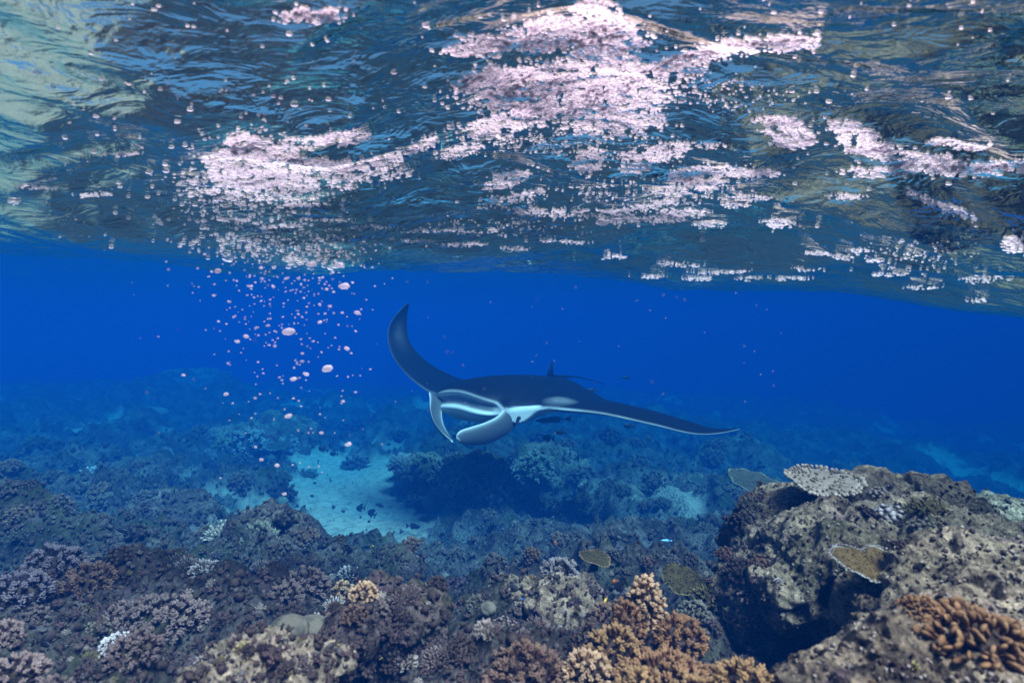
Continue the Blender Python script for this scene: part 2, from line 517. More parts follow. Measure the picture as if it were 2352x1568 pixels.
def build_manta():
    # spans are measured along the skin from the spine; negative is the wing lifted on the far side
    span_n, span_p = -1.72, 1.69
    S = np.concatenate([np.linspace(span_n, -0.56, 44), np.linspace(-0.54, 0.54, 76), np.linspace(0.56, span_p, 54)])
    dihed = [(-1.72, 108), (-1.6, 92), (-1.4, 56), (-1.2, 38), (-0.95, 30), (-0.75, 24), (-0.6, 17), (-0.48, 6), (-0.36, -12), (-0.2, -15), (0, 0), (0.2, 7), (0.36, 4), (0.55, -2), (0.8, -3), (1.1, 8), (1.35, 15), (1.55, 14), (1.69, -6)]
    twist = [(-1.72, 0), (0.45, 0), (0.65, 5), (1.0, 6), (1.3, 4), (1.69, 0)]
    le = [(-1.72, 0.60), (-1.55, 0.42), (-1.3, 0.30), (-1.0, 0.245), (-0.7, 0.25), (-0.52, 0.27), (-0.46, 0.23), (-0.40, 0.13), (-0.34, 0.05), (-0.28, 0.0), (0, -0.05), (0.28, 0.0), (0.34, 0.05), (0.40, 0.13), (0.46, 0.23), (0.52, 0.27), (0.7, 0.25), (1.0, 0.30), (1.3, 0.46), (1.55, 0.70), (1.69, 1.02)]
    te = [(-1.72, 0.64), (-1.55, 0.62), (-1.3, 0.565), (-1.0, 0.60), (-0.7, 0.76), (-0.4, 1.05), (-0.2, 1.22), (0, 1.30), (0.2, 1.24), (0.4, 1.12), (0.7, 0.95), (1.0, 0.84), (1.3, 0.84), (1.55, 0.92), (1.69, 1.07)]
    th = [(-1.72, 0.012), (-1.4, 0.03), (-1.0, 0.06), (-0.65, 0.13), (-0.45, 0.26), (-0.2, 0.38), (0, 0.42), (0.2, 0.39), (0.42, 0.28), (0.6, 0.20), (0.9, 0.125), (1.3, 0.06), (1.69, 0.012)]
    # path of the spanwise curve
    fine = np.linspace(span_n, span_p, 1200)
    ang = np.radians(smooth_tab(fine, dihed))
    ds = fine[1] - fine[0]
    X = np.cumsum(np.cos(ang)) * ds; Z = np.cumsum(-np.sin(ang)) * ds
    i0 = np.argmin(np.abs(fine)); X -= X[i0]; Z -= Z[i0]
    nt_, nc, nb_ = 30, 13, 30
    rows = []; pal = []
    ut = np.linspace(1, 0, nt_) ** 1.8           # trailing to leading over the back
    ub = np.linspace(0, 1, nb_) ** 1.8
    naca = lambda u: 5 * (0.2969 * np.sqrt(u) - 0.126 * u - 0.3516 * u**2 + 0.2843 * u**3 - 0.1036 * u**4) * 0.98
    for s_ in S:
        xx = np.interp(s_, fine, X); zz = np.interp(s_, fine, Z); an = math.radians(float(smooth_tab(s_, dihed)))
        nx, nz = math.sin(an), math.cos(an)
        l0 = float(smooth_tab(s_, le)); t0 = float(smooth_tab(s_, te)); tk = float(smooth_tab(s_, th))
        hd = float(sstep(0.32, 0.26, abs(s_)))       # 1 inside the mouth
        rnd = math.sqrt(max(0.0, 1 - (s_ / 0.345) ** 2)) if abs(s_) < 0.345 else 0.0
        gu = (0.03 + 0.050 * rnd) * float(sstep(0.36, 0.29, abs(s_))); gl = (0.006 + 0.008 * rnd) * float(sstep(0.36, 0.29, abs(s_))) + 0.075 * math.exp(-((abs(s_) - 0.40) / 0.05) ** 2)
        setb = -0.03 * hd; cd = 0.028 * hd
        C = t0 - l0
        hu = naca(ut) * tk; hb = naca(ub) * tk
        tw = math.tan(math.radians(float(lerp_tab(s_, twist)))); ym = l0 + 0.45 * C
        zt_ = 0.62 * hu + gu * np.exp(-ut / 0.22)
        yb = l0 + setb * np.exp(-ub / 0.2) + ub * C
        zb_ = -(0.42 * hb + gl * np.exp(-ub / 0.25))
        zb_ = zb_ - 0.085 * float(sstep(0.36, 0.15, abs(s_))) * np.exp(-((ub * C - 0.20) / 0.13) ** 2)
        k = np.linspace(0, 1, nc + 2)[1:-1]
        yc = l0 + setb * k + cd * np.sin(math.pi * k) ** 0.75
        zc = (gu * (1 - k) - gl * k)
        yl = np.concatenate([l0 + ut * C, yc, yb]); zl = np.concatenate([zt_, zc, zb_])
        zl = zl + tw * (ym - yl)
        rows.append(np.column_stack([xx + nx * zl, yl, zz + nz * zl]))
        # skin tone: 1 is white belly, 0 the dark back; some shade and gleam painted in
        p = np.zeros(len(yl))
        rim = 0.006 / max(C, 0.05)
        p[:nt_] = (0.8 - 0.5 * float(sstep(0.6, 1.0, abs(s_)))) * np.exp(-(ut / rim) ** 2) * (1.0 if abs(s_) < 0.36 or s_ > 0.4 else 0.25)
        p[:nt_] += hd * 0.0 * np.exp(-((ut - 0.03) / 0.02) ** 2)
        if s_ > 0.32:                                   # shoulder blotches behind the eye
            yy = ut * C
            d1 = np.hypot((s_ - 0.43) / 0.08, (yy - 0.0) / 0.02)
            d2 = np.hypot((s_ - 0.62) / 0.11, (yy - 0.10) / 0.08)
            p[:nt_] = np.maximum(p[:nt_], 0.95 * np.clip(3.0 - 2.4 * d1, 0, 1)); p[:nt_] = np.maximum(p[:nt_], 0.22 * np.clip(1.4 - d2, 0, 1))
        p[nt_:nt_ + nc] = hd * np.interp(k, [0, 0.12, 0.2, 0.5, 0.6, 0.7, 0.84, 0.92, 1], [1, 0.95, 0.42, 0.36, 0.20, 0.12, 0.5, 1, 1]) + (1 - hd) * 0.85
        fw = float(sstep(0.5, 0.75, abs(s_)))
        p[nt_ + nc:] = (1 - fw) * (0.9 - 0.45 * hd * sstep(0.0, 0.12, ub * C)) + fw * (0.14 + (0.30 if s_ > 0 else 0.05) * np.exp(-(ub * C / 0.006) ** 2))  # throat fade and dark wing undersides are shade painted onto white skin
        p[:nt_] = np.maximum(p[:nt_], 0.05 * math.exp(-((s_ + 1.42) / 0.14) ** 2) * np.exp(-((ut - 0.55) / 0.25) ** 2))  # painted gleam near the tip of the raised wing
        pal.append(p)
    R = np.array(rows); ns, npr = R.shape[:2]
    V = R.reshape(-1, 3); A = np.array(pal).ravel()
    nz_ = noise3(V, 7.0, 5) * 0.5 + noise3(V, 19.0, 6) * 0.3
    A = np.clip(A + nz_ * 1.0 * A * (1 - A), 0, 1)
    i = np.arange(ns - 1)[:, None] * npr; j = np.arange(npr)[None, :]; j2 = (j + 1) % npr
    Q = np.stack([i + j, i + j2, i + npr + j2, i + npr + j], -1).reshape(-1, 4)
    T = []
    for r_ in (0, ns - 1):
        c = len(V); V = np.vstack([V, R[r_].mean(0)]); A = np.append(A, 0.0)
        T += [[c, r_ * npr + (k + 1) % npr, r_ * npr + k] if r_ == 0 else [c, r_ * npr + k, r_ * npr + (k + 1) % npr] for k in range(npr)]
    top0 = R[np.argmin(np.abs(S)), :nt_]
    return (V, Q, np.array(T), A), top0

m, nt, N, L, B = mat_new('ray_skin')
B.inputs['Roughness'].default_value = 0.55
B.inputs['Specular IOR Level'].default_value = 0.08
t = attr(N, 'tip')
pos = coords(N)
nn = noise_tex(N, L, 14.0, 5, 0.6, pos)
dk = mixc(N, L, nn.outputs['Fac'], (0.001, 0.002, 0.003), (0.007, 0.008, 0.011))
lt = mixc(N, L, nn.outputs['Fac'], (0.66, 0.66, 0.68), (0.85, 0.84, 0.84))
L.new(mixc(N, L, t.outputs['Fac'], dk, lt), B.inputs['Base Color'])
bump(N, L, B, noise_tex(N, L, 120.0, 3, 0.6, pos).outputs['Fac'], 0.15, 0.004)
MAT_RAY = m
m, nt, N, L, B = mat_new('eye_dark'); B.inputs['Base Color'].default_value = (0.005, 0.005, 0.006, 1); B.inputs['Roughness'].default_value = 0.08
MAT_EYE = m

arr, spine = build_manta()
MANTA_ROT = Euler((math.radians(4), math.radians(2.5), math.radians(-38)))
MANTA_LOC = pt(1066, 926, 4.25)
manta = thing('manta_ray', 'large dark manta ray gliding over the reef with open mouth and one wing raised', 'manta ray', MANTA_LOC)
manta.rotation_euler = MANTA_ROT
obj('body', to_mesh('ray_body', arr, MAT_RAY), manta)

def scroll_fin(stations, thick, curl):
    """A head fin lofted through pairs of edge points (seen position and distance), curled across its width."""
    bpy.context.view_layer.update()
    inv = manta.matrix_world.inverted()
    E = np.array([[list(inv @ pt(*q_, True)) for q_ in st] for st in stations])       # station, edge, xyz
    k = len(E); tt = np.arange(k); u = np.linspace(0, k - 1, 34); mm = 13
    P = np.stack([np.stack([smooth_tab(u, list(zip(tt, E[:, e, c]))) for c in range(3)], -1) for e in (0, 1)], 1)
    V = []; A = []; n = len(u)
    for side in (1, -1):
        for i in range(n):
            a_, b_ = P[i]; w = b_ - a_; ax = P[min(i + 1, n - 1)].mean(0) - P[max(i - 1, 0)].mean(0)
            nr = np.cross(w, ax); nr /= np.linalg.norm(nr) + 1e-9; W = np.linalg.norm(w)
            for j in range(mm):
                v = j / (mm - 1); c = 4 * v * (1 - v)
                V.append(a_ + w * v + nr * (curl * W * c + side * thick * math.sqrt(c) * min(1.0, W / 0.05)))
                ed = max(math.exp(-v / 0.055), 0.5 * math.exp(-(1 - v) / 0.06), 0.8 * float(sstep(0.86, 1.0, i / (n - 1))))
                A.append(0.09 + 0.84 * ed)  # fin faces darkened with painted shade, edges left white
    Q = []
    for sd in range(2):
        o = sd * n * mm
        for i in range(n - 1):
            for j in range(mm - 1):
                q = [o + i * mm + j, o + i * mm + j + 1, o + (i + 1) * mm + j + 1, o + (i + 1) * mm + j]
                Q.append(q if sd == 0 else q[::-1])
    return np.array(V), np.array(Q), None, np.array(A)
obj('cephalic_fin', to_mesh('cephalic_fin', scroll_fin([((985, 900, 4.34), (1028, 903, 4.40)), ((987, 914, 4.24), (1025, 915, 4.32)), ((988.5, 941, 4.12), (1015, 945, 4.24)), ((997, 968, 4.03), (1018, 971, 4.14)), ((1014, 991, 3.97), (1027, 991, 4.05)), ((1030, 1006, 3.93), (1036, 1005, 3.97)), ((1038, 1015, 3.91), (1041, 1015, 3.92))], 0.010, 0.22), MAT_RAY), manta)
obj('cephalic_fin', to_mesh('cephalic_fin', scroll_fin([((1150, 918, 4.10), (1196, 950, 4.22)), ((1157, 936, 4.05), (1188, 972, 4.14)), ((1143, 955, 4.00), (1166, 996, 4.07)), ((1116, 969, 3.96), (1141, 1011, 4.02)), ((1086, 979, 3.93), (1113, 1021, 3.98)), ((1061, 987, 3.90), (1084, 1023, 3.94)), ((1050, 996, 3.88), (1063, 1020, 3.90)), ((1047.5, 1006, 3.875), (1053, 1014, 3.88))], 0.008, -0.12), MAT_RAY), manta)
for sx in (-1, 1):
    V, T = ICO2
    obj('eye', to_mesh('ray_eye', (V * 0.015, np.zeros((0, 4), int), T, np.zeros(len(V))), MAT_EYE), manta, (sx * 0.41, 0.13, -0.075))
# dorsal fin and tail
def fin_plate(outline, thick, nrm_axis=0):
    """A tapered fin: an outline in the y-z plane, thick in its middle and thin at the rim."""
    P = np.array(outline, float); c = P.mean(0)
    n = len(P); V = []
    for sd in (1, -1):
        V += [(sd * 0.15 * thick, p[0], p[1]) for p in P]
        V += [(sd * thick, *(c + (p - c) * 0.5)) for p in P]
        V.append((sd * thick * 1.15, c[0], c[1]))
    Q = []; T = []
    h = 2 * n + 1
    for sd in (0, 1):
        o = sd * h
        for k in range(n):
            k2 = (k + 1) % n
            q = [o + k, o + k2, o + n + k2, o + n + k]; t = [o + n + k, o + n + k2, o + 2 * n]
            Q.append(q if sd == 0 else q[::-1]); T.append(t if sd == 0 else t[::-1])
    for k in range(n):
        k2 = (k + 1) % n
        Q.append([k2, k, h + k, h + k2])
    return np.array(V), np.array(Q), np.array(T), np.zeros(len(V))
obj('dorsal_fin', to_mesh('dorsal_fin', fin_plate([(0.0, -0.02), (0.05, 0.045), (0.085, 0.10), (0.10, 0.122), (0.108, 0.115), (0.105, 0.06), (0.125, -0.02), (0.06, -0.03)], 0.012), MAT_RAY), manta, (0.0, 1.06, 0.055))
obj('tail', to_mesh('ray_tail', tube([(0, 1.20, 0.01), (0, 1.38, 0.0), (0.01, 1.6, -0.04), (0.02, 1.85, -0.11), (0.02, 2.1, -0.19)], [0.030, 0.012, 0.007, 0.005, 0.003], 8, 0, 0), MAT_RAY), manta)

# ------------------------------------------------------------------ corals: building blocks
def rot_to(d, spin=0.0):
    d = Vector(d).normalized()
    return (d.to_track_quat('Z', 'Y').to_matrix() @ Matrix.Rotation(spin, 3, 'Z')).to_4x4()

def make_branch(kind, seed):
    """One coral branch, about one unit long, growing along +Z."""
    r = random.Random(seed); g = Geo()
    if kind == 'bushy':            # short stem that splits into a head of blunt knobs
        g.add(*tube([(0, 0, 0), (0.03, 0, 0.3), (0, 0.02, 0.62)], [0.13, 0.14, 0.17], 6, 0.0, 0.45, False))
        n = r.randint(6, 8)
        for k in range(n):
            an = 6.283 * k / n + r.uniform(-0.3, 0.3); til = r.uniform(0.45, 1.15) if k else 0.1
            d = np.array([math.cos(an) * math.sin(til), math.sin(an) * math.sin(til), math.cos(til)])
            b = np.array([0, 0, 0.55]); ln = r.uniform(0.32, 0.5)
            g.add(*tube([b, b + d * ln * 0.55, b + d * ln + np.array([0, 0, 0.06])], [0.11, 0.125, 0.10], 5, 0.4, 1.0))
    elif kind == 'finger':         # slim pointed finger with side buds
        w = r.uniform(-0.12, 0.12); v = r.uniform(-0.12, 0.12)
        P = [(0, 0, 0), (w * 0.4, v * 0.4, 0.45), (w, v, 0.95)]
        g.add(*tube(P, [0.12, 0.105, 0.055], 6, 0.0, 1.0))
        for k in range(r.randint(3, 5)):
            z = r.uniform(0.35, 0.75); an = r.uniform(0, 6.283)
            d = np.array([math.cos(an), math.sin(an), 0.9]); b = np.array([w * z, v * z, z])
            g.add(*tube([b, b + d * 0.11, b + d * 0.19], [0.06, 0.055, 0.03], 5, z * 0.7, z * 0.5 + 0.45))
    elif kind == 'stag':           # long forked antler
        P = [(0, 0, 0), (0.04, 0.02, 0.35), (0.0, 0.05, 0.7), (0.06, 0.0, 1.0)]
        g.add(*tube(P, [0.075, 0.065, 0.055, 0.03], 6, 0, 1))
        for k in range(3):
            z = 0.3 + 0.2 * k; an = r.uniform(0, 6.283); d = np.array([math.cos(an) * 0.6, math.sin(an) * 0.6, 0.8]); b = np.array([0.03, 0.03, z])
            g.add(*tube([b, b + d * 0.18, b + d * 0.36], [0.055, 0.045, 0.022], 5, z * 0.6, 1))
    elif kind == 'lobe':           # thick blade of coral flesh
        V, T = ICO2
        a, b2 = r.uniform(0.30, 0.5), r.uniform(0.17, 0.23)
        W = V * np.array([a, b2, 0.42]) + np.array([0, 0, 0.60])
        W[:, 1] += 0.25 * (W[:, 0]) ** 2 * r.uniform(-1.2, 1.2)
        W += 0.10 * (noise3(V, 1.6, seed)[:, None]) * V
        g.add(W, None, T, np.clip((W[:, 2] - 0.2) / 0.8, 0, 1))
        g.add(*tube([(0, 0, -0.15), (0, 0, 0.6)], [0.16, 0.15], 6, 0, 0.4, False))
    elif kind == 'knob':           # rounded nub
        V, T = ICO1
        W = V * np.array([0.42, 0.42, 0.5]) + np.array([0, 0, 0.45]); W += 0.12 * noise3(V, 2.0, seed)[:, None] * V
        g.add(W, None, T, np.clip(W[:, 2], 0, 1))
    return g.get()

BR = {k: [make_branch(k, 100 + i) for i in range(n)] for k, n in (('bushy', 5), ('finger', 4), ('stag', 4), ('lobe', 6), ('knob', 3))}
BRANCH_MESH = {}
def branch_mesh(kind, i, mat):
    key = (kind, i, mat.name)
    if key not in BRANCH_MESH:
        BRANCH_MESH[key] = to_mesh('branch_' + kind, BR[kind][i], mat)
    return BRANCH_MESH[key]

def fib_dirs(n, zmin, seed):
    r = random.Random(seed); out = []
    for i in range(n):
        z = 1 - (1 - zmin) * (i + 0.5) / n
        an = i * 2.399963 + r.uniform(-0.25, 0.25); z += r.uniform(-0.06, 0.06); z = max(-1, min(1, z))
        s = math.sqrt(1 - z * z)
        out.append(Vector((s * math.cos(an), s * math.sin(an), z)))
    return out

def lump(sub, scale, amp, f, seed, attrv=0.0, zoff=0.0):
    V, T = {2: ICO2, 3: ICO3, 4: ICO4, 5: ICO5}[sub]
    W = V * (1 + amp * noise3(V, f, seed) + amp * 0.5 * noise3(V, f * 2.3, seed + 1))[:, None]
    return W * np.array(scale) + np.array([0, 0, zoff]), None, T, np.full(len(W), attrv)

def colony_branches(kind, R, n, zmin, shape, seed, blen=0.5, bw=None):
    """Placement matrices of a colony's branches over a dome of radius R."""
    r = random.Random(seed); out = []
    for i, d in enumerate(fib_dirs(n, zmin, seed)):
        u = noise3(np.array([[d.x, d.y, d.z]]), 1.7, seed)[0]
        rad = 1.0 + 0.28 * u + r.uniform(-0.07, 0.07)
        L_ = R * blen * r.uniform(0.85, 1.15)
        top = Vector((d.x * shape[0], d.y * shape[1], d.z * shape[2])) * R * rad
        dd = (d + Vector((r.uniform(-.18, .18), r.uniform(-.18, .18), 0.22))).normalized()
        base = top - dd * L_
        w = L_ if bw is None else R * bw * r.uniform(0.85, 1.15)
        M = Matrix.Translation(base) @ rot_to(dd, r.uniform(0, 6.28)) @ Matrix.Diagonal((w, w, L_, 1))
        out.append((i % len(BR[kind]), M))
    return out

MATS = {}
def cmat(key):
    if key not in MATS:
        MATS[key] = coral_mat('coral_' + key, *PAL[key])
    return MATS[key]
_P = {  # pigment of skin, pigment of growing tips
    'russet': ((0.25, 0.11, 0.045), (0.62, 0.38, 0.18)), 'golden': ((0.28, 0.15, 0.05), (0.78, 0.54, 0.24)), 'tan': ((0.40, 0.23, 0.10), (0.95, 0.72, 0.43)),
    'brown': ((0.14, 0.075, 0.045), (0.30, 0.21, 0.14)), 'bone': ((0.50, 0.46, 0.36), (0.80, 0.75, 0.62)), 'mauve': ((0.12, 0.088, 0.080), (0.36, 0.30, 0.27)), 'grey': ((0.20, 0.19, 0.18), (0.60, 0.58, 0.56)),
    'lavender': ((0.14, 0.13, 0.16), (0.38, 0.36, 0.42)), 'olive': ((0.14, 0.125, 0.04), (0.34, 0.32, 0.12)), 'yellow': ((0.42, 0.37, 0.07), (0.75, 0.70, 0.30)),
    'white': ((0.26, 0.25, 0.22), (0.95, 0.97, 0.97)), 'blue': ((0.03, 0.08, 0.36), (0.10, 0.22, 0.75)), 'teal': ((0.20, 0.15, 0.05), (0.50, 0.70, 0.62)),
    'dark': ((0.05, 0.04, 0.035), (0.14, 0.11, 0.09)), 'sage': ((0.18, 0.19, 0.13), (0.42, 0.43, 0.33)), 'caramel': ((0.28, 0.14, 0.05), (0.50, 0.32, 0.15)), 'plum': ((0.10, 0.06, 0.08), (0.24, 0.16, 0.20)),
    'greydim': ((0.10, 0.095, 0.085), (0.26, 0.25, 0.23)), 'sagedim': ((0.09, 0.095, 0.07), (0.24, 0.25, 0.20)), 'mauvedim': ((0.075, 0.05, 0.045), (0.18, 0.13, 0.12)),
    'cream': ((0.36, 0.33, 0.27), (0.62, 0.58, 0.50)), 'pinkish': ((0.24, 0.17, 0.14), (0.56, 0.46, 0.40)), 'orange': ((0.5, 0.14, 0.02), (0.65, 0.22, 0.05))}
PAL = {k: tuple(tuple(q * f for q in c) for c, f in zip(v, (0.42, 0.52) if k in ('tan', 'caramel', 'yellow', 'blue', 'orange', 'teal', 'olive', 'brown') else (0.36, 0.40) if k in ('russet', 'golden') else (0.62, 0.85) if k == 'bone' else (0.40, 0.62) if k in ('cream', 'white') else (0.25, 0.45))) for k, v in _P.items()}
MAT_DOME = {}
def dome_mat(key):
    if key not in MAT_DOME:
        m, nt, N, L, B = mat_new('dome_' + key)
        B.inputs['Roughness'].default_value = 0.85; B.inputs['Specular IOR Level'].default_value = 0.15
        pos = geo_pos(N)
        v = N.new('ShaderNodeTexVoronoi'); v.inputs['Scale'].default_value = 75.0; L.new(pos, v.inputs['Vector'])
        n = noise_tex(N, L, 7.0, 4, 0.6, pos)
        c0 = mixc(N, L, n.outputs['Fac'], PAL[key][0], PAL[key][1])
        r = ramp(N, [(0.1, (0.55, 0.55, 0.55)), (0.45, (1.05, 1.05, 1.05))]); L.new(v.outputs['Distance'], r.inputs[0])
        L.new(mixc(N, L, 1.0, c0, r.outputs[0], 'MULTIPLY'), B.inputs['Base Color'])
        bump(N, L, B, v.outputs['Distance'], 0.8, -0.006)
        MAT_DOME[key] = m
    return MAT_DOME[key]
MAT_ROCK = rock_mat('reef_rock_skin')
MAT_ROCK_DARK = rock_mat('reef_rock_dark', pale=(0.17, 0.15, 0.13), mid=(0.08, 0.07, 0.06), dark=(0.03, 0.026, 0.024), purple=(0.12, 0.08, 0.10))
MAT_ROCK_MID = rock_mat('reef_rock_mid', pale=(0.24, 0.22, 0.18), mid=(0.11, 0.10, 0.08), dark=(0.03, 0.026, 0.024))
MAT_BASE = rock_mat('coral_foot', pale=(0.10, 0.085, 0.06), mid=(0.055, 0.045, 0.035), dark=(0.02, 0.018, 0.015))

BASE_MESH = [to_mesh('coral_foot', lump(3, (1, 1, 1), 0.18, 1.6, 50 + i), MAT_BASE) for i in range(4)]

# ------------------------------------------------------------------ reef rocks and ledges (solid masses grown from overlapping lumps)
def rock_mass(name, blobs, voxel, seed, mat, amp=1.0, f=1.0):
    q = float(np.mean([c[1] / far_scale(c[1]) for c, r in blobs]))
    voxel *= q; amp *= q; f /= q
    g = Geo()
    V, T = ICO3
    for (c, r) in blobs:
        g.add(V * np.array(r) * (1 + 0.12 * noise3(V + np.array(c), 1.9, seed))[:, None] + np.array(c), None, T)
    me0 = to_mesh(name + '_raw', g.get())
    tmp = bpy.data.objects.new('tmp', me0); COL.objects.link(tmp)
    md = tmp.modifiers.new('r', 'REMESH'); md.mode = 'VOXEL'; md.voxel_size = voxel
    dg = bpy.context.evaluated_depsgraph_get()
    me = bpy.data.meshes.new_from_object(tmp.evaluated_get(dg))
    bpy.data.objects.remove(tmp); bpy.data.meshes.remove(me0)
    n = len(me.vertices)
    co = np.empty(n * 3, np.float32); me.vertices.foreach_get('co', co); co = co.reshape(-1, 3).astype(float)
    no = np.empty(n * 3, np.float32); me.vertices.foreach_get('normal', no); no = no.reshape(-1, 3)
    d = amp * (0.075 * noise3(co, 4.5 * f, seed) + 0.045 * (0.4 - np.abs(noise3(co, 9 * f, seed + 1))) + 0.024 * noise3(co, 17 * f, seed + 2)
               + 0.020 * (0.25 - np.abs(noise3(co, 33 * f, seed + 3))) + 0.012 * noise3(co, 62 * f, seed + 4) + 0.008 * (0.2 - np.abs(noise3(co, 110 * f, seed + 5))))
    pit = np.clip(noise3(co, 11 * f, seed + 7) - 0.22, 0, 1)
    d -= amp * 0.20 * pit
    pit2 = np.clip(noise3(co, 26 * f, seed + 8) - 0.25, 0, 1)
    d -= amp * 0.09 * pit2
    co += no * d[:, None]
    me.vertices.foreach_set('co', co.astype(np.float32).ravel())
    me.update()
    me.polygons.foreach_set('use_smooth', np.ones(len(me.polygons), bool))
    me.name = name
    me.materials.clear(); me.materials.append(mat)
    return me

def B_(px, py, D, rx, ry, rz):
    p = pt(px, py, D); q = p.y / D
    return ((p.x, p.y, p.z), (rx * q, ry * q, rz * q))

boulder_me = rock_mass('reef_boulder', [
    B_(1960, 1246, 2.05, 0.36, 0.30, 0.22), B_(1840, 1236, 2.1, 0.20, 0.24, 0.20), B_(2120, 1246, 2.0, 0.24, 0.28, 0.20), B_(1985, 1310, 1.75, 0.34, 0.26, 0.17),
    B_(2180, 1300, 1.7, 0.34, 0.34, 0.15), B_(2330, 1345, 1.6, 0.40, 0.38, 0.13), B_(1810, 1310, 1.9, 0.17, 0.22, 0.16), B_(1735, 1270, 2.0, 0.10, 0.14, 0.15),
    B_(1730, 1380, 1.85, 0.12, 0.16, 0.12), B_(2150, 1400, 1.45, 0.22, 0.20, 0.12), B_(2330, 1420, 1.3, 0.30, 0.26, 0.17),
    B_(1880, 1380, 2.0, 0.22, 0.14, 0.20), B_(2080, 1480, 1.9, 0.40, 0.16, 0.35), B_(1765, 1200, 2.1, 0.07, 0.09, 0.09)], 0.0085, 61, MAT_ROCK)
boulder = tag(obj('reef_boulder', boulder_me), 'big pitted pale rock outcrop with corals on its crown and a dark cave beneath', 'reef rock')
shelf_me = rock_mass('reef_ledge', [B_(2150, 1545, 0.98, 0.13, 0.14, 0.075), B_(2290, 1530, 0.98, 0.16, 0.14, 0.075), B_(2050, 1570, 1.0, 0.09, 0.12, 0.06),
    B_(1985, 1462, 1.15, 0.035, 0.05, 0.05), B_(2030, 1500, 1.12, 0.06, 0.07, 0.05), B_(2150, 1700, 0.9, 0.25, 0.2, 0.1)], 0.007, 62, MAT_ROCK, 0.55, 1.8)
shelf = tag(obj('reef_ledge', shelf_me), 'pale pitted rock ledge in the bottom right corner below the dark cave', 'reef rock')
MOUND = [  # label, name, blobs, voxel, material
    ('dark rock wall dropping to the sand channel below the blue coral', [B_(600, 1255, 2.95, 0.22, 0.25, 0.20), B_(660, 1275, 2.9, 0.16, 0.2, 0.16), B_(680, 1335, 2.5, 0.13, 0.16, 0.12)], 0.016, MAT_ROCK_DARK),
    ('rounded dark rock beside the lower end of the sand channel', [B_(835, 1325, 2.9, 0.11, 0.14, 0.13), B_(890, 1335, 2.8, 0.14, 0.15, 0.12)], 0.014, MAT_ROCK_DARK),
    ('tall dark coral rock mound rising under the manta ray', [B_(1080, 1118, 5.5, 0.34, 0.36, 0.25), B_(1135, 1140, 5.2, 0.28, 0.32, 0.20), B_(985, 1085, 6.0, 0.22, 0.26, 0.20), B_(1180, 1160, 4.9, 0.22, 0.26, 0.15), B_(1040, 1150, 5.3, 0.2, 0.22, 0.14)], 0.03, MAT_ROCK_MID),
    ('broad rocky mound topped with corals behind the left reef', [B_(560, 1030, 7.6, 0.6, 0.6, 0.30), B_(660, 1010, 8.2, 0.45, 0.5, 0.28), B_(480, 1060, 7.2, 0.35, 0.4, 0.16)], 0.04, MAT_ROCK_MID),
    ('far column of reef fading into the blue on the left', [B_(430, 915, 15.0, 0.9, 0.9, 0.7), B_(480, 890, 15.5, 0.6, 0.7, 0.5), B_(390, 950, 14, 1.1, 0.9, 0.5)], 0.06, MAT_ROCK_MID),
    ('dark crusty rock behind the grey dome coral', [B_(860, 1430, 1.55, 0.10, 0.12, 0.10), B_(920, 1450, 1.5, 0.10, 0.11, 0.10), B_(810, 1460, 1.45, 0.09, 0.1, 0.09)], 0.010, MAT_ROCK_DARK),
    ('pale lumpy rock between the grey bush coral and the brown bushes', [B_(1290, 1400, 1.75, 0.09, 0.11, 0.08), B_(1210, 1385, 1.85, 0.10, 0.11, 0.08), B_(1330, 1360, 1.95, 0.09, 0.1, 0.07)], 0.010, MAT_ROCK),
    ('pale rubble rock at the bottom edge below the grey dome coral', [B_(600, 1560, 1.15, 0.15, 0.14, 0.05), B_(700, 1545, 1.2, 0.10, 0.1, 0.05), B_(520, 1590, 1.1, 0.1, 0.1, 0.05)], 0.008, MAT_ROCK),
    ('blue-grey rock mound at the right edge behind the pale outcrop', [B_(2290, 1225, 2.6, 0.18, 0.22, 0.10), B_(2360, 1235, 2.4, 0.2, 0.2, 0.10)], 0.014, MAT_ROCK),
    ('knobbly rock with dark hollows on the far left of the reef', [B_(250, 1120, 5.0, 0.4, 0.35, 0.14), B_(330, 1090, 5.4, 0.35, 0.3, 0.15), B_(130, 1080, 5.6, 0.35, 0.3, 0.13)], 0.025, MAT_ROCK_DARK),
    ('low dark rock under the tangle of corals at left centre', [B_(370, 1200, 3.6, 0.28, 0.3, 0.13), B_(290, 1220, 3.5, 0.22, 0.22, 0.11)], 0.018, MAT_ROCK_DARK),
    ('dark reef mound right of the ray, before the pale table coral', [B_(1500, 1160, 5.2, 0.45, 0.4, 0.18), B_(1600, 1150, 5.4, 0.35, 0.4, 0.18), B_(1400, 1140, 5.6, 0.3, 0.3, 0.14)], 0.025, MAT_ROCK_MID),
    ('rocky mound carrying the greenish bush coral below the ray', [B_(1250, 1080, 6.4, 0.4, 0.4, 0.26), B_(1300, 1100, 6.2, 0.3, 0.3, 0.18)], 0.03, MAT_ROCK_MID)]
for i, (lab, blobs, vx, mt) in enumerate(MOUND):
    o = obj('reef_rock', rock_mass('reef_rock', blobs, vx, 70 + i, mt, min(3.2, vx / 0.0110), max(0.45, 0.0130 / vx)))
    tag(o, lab, 'reef rock')

# ------------------------------------------------------------------ where things rest: rays down onto the reef
from mathutils.bvhtree import BVHTree
bpy.context.view_layer.update()
_dg = bpy.context.evaluated_depsgraph_get()
GROUND = []
for o in list(SC.objects):
    if o.type == 'MESH' and (o.name.startswith('seabed') or o.name.startswith('reef_')):
        GROUND.append(BVHTree.FromObject(o, _dg))

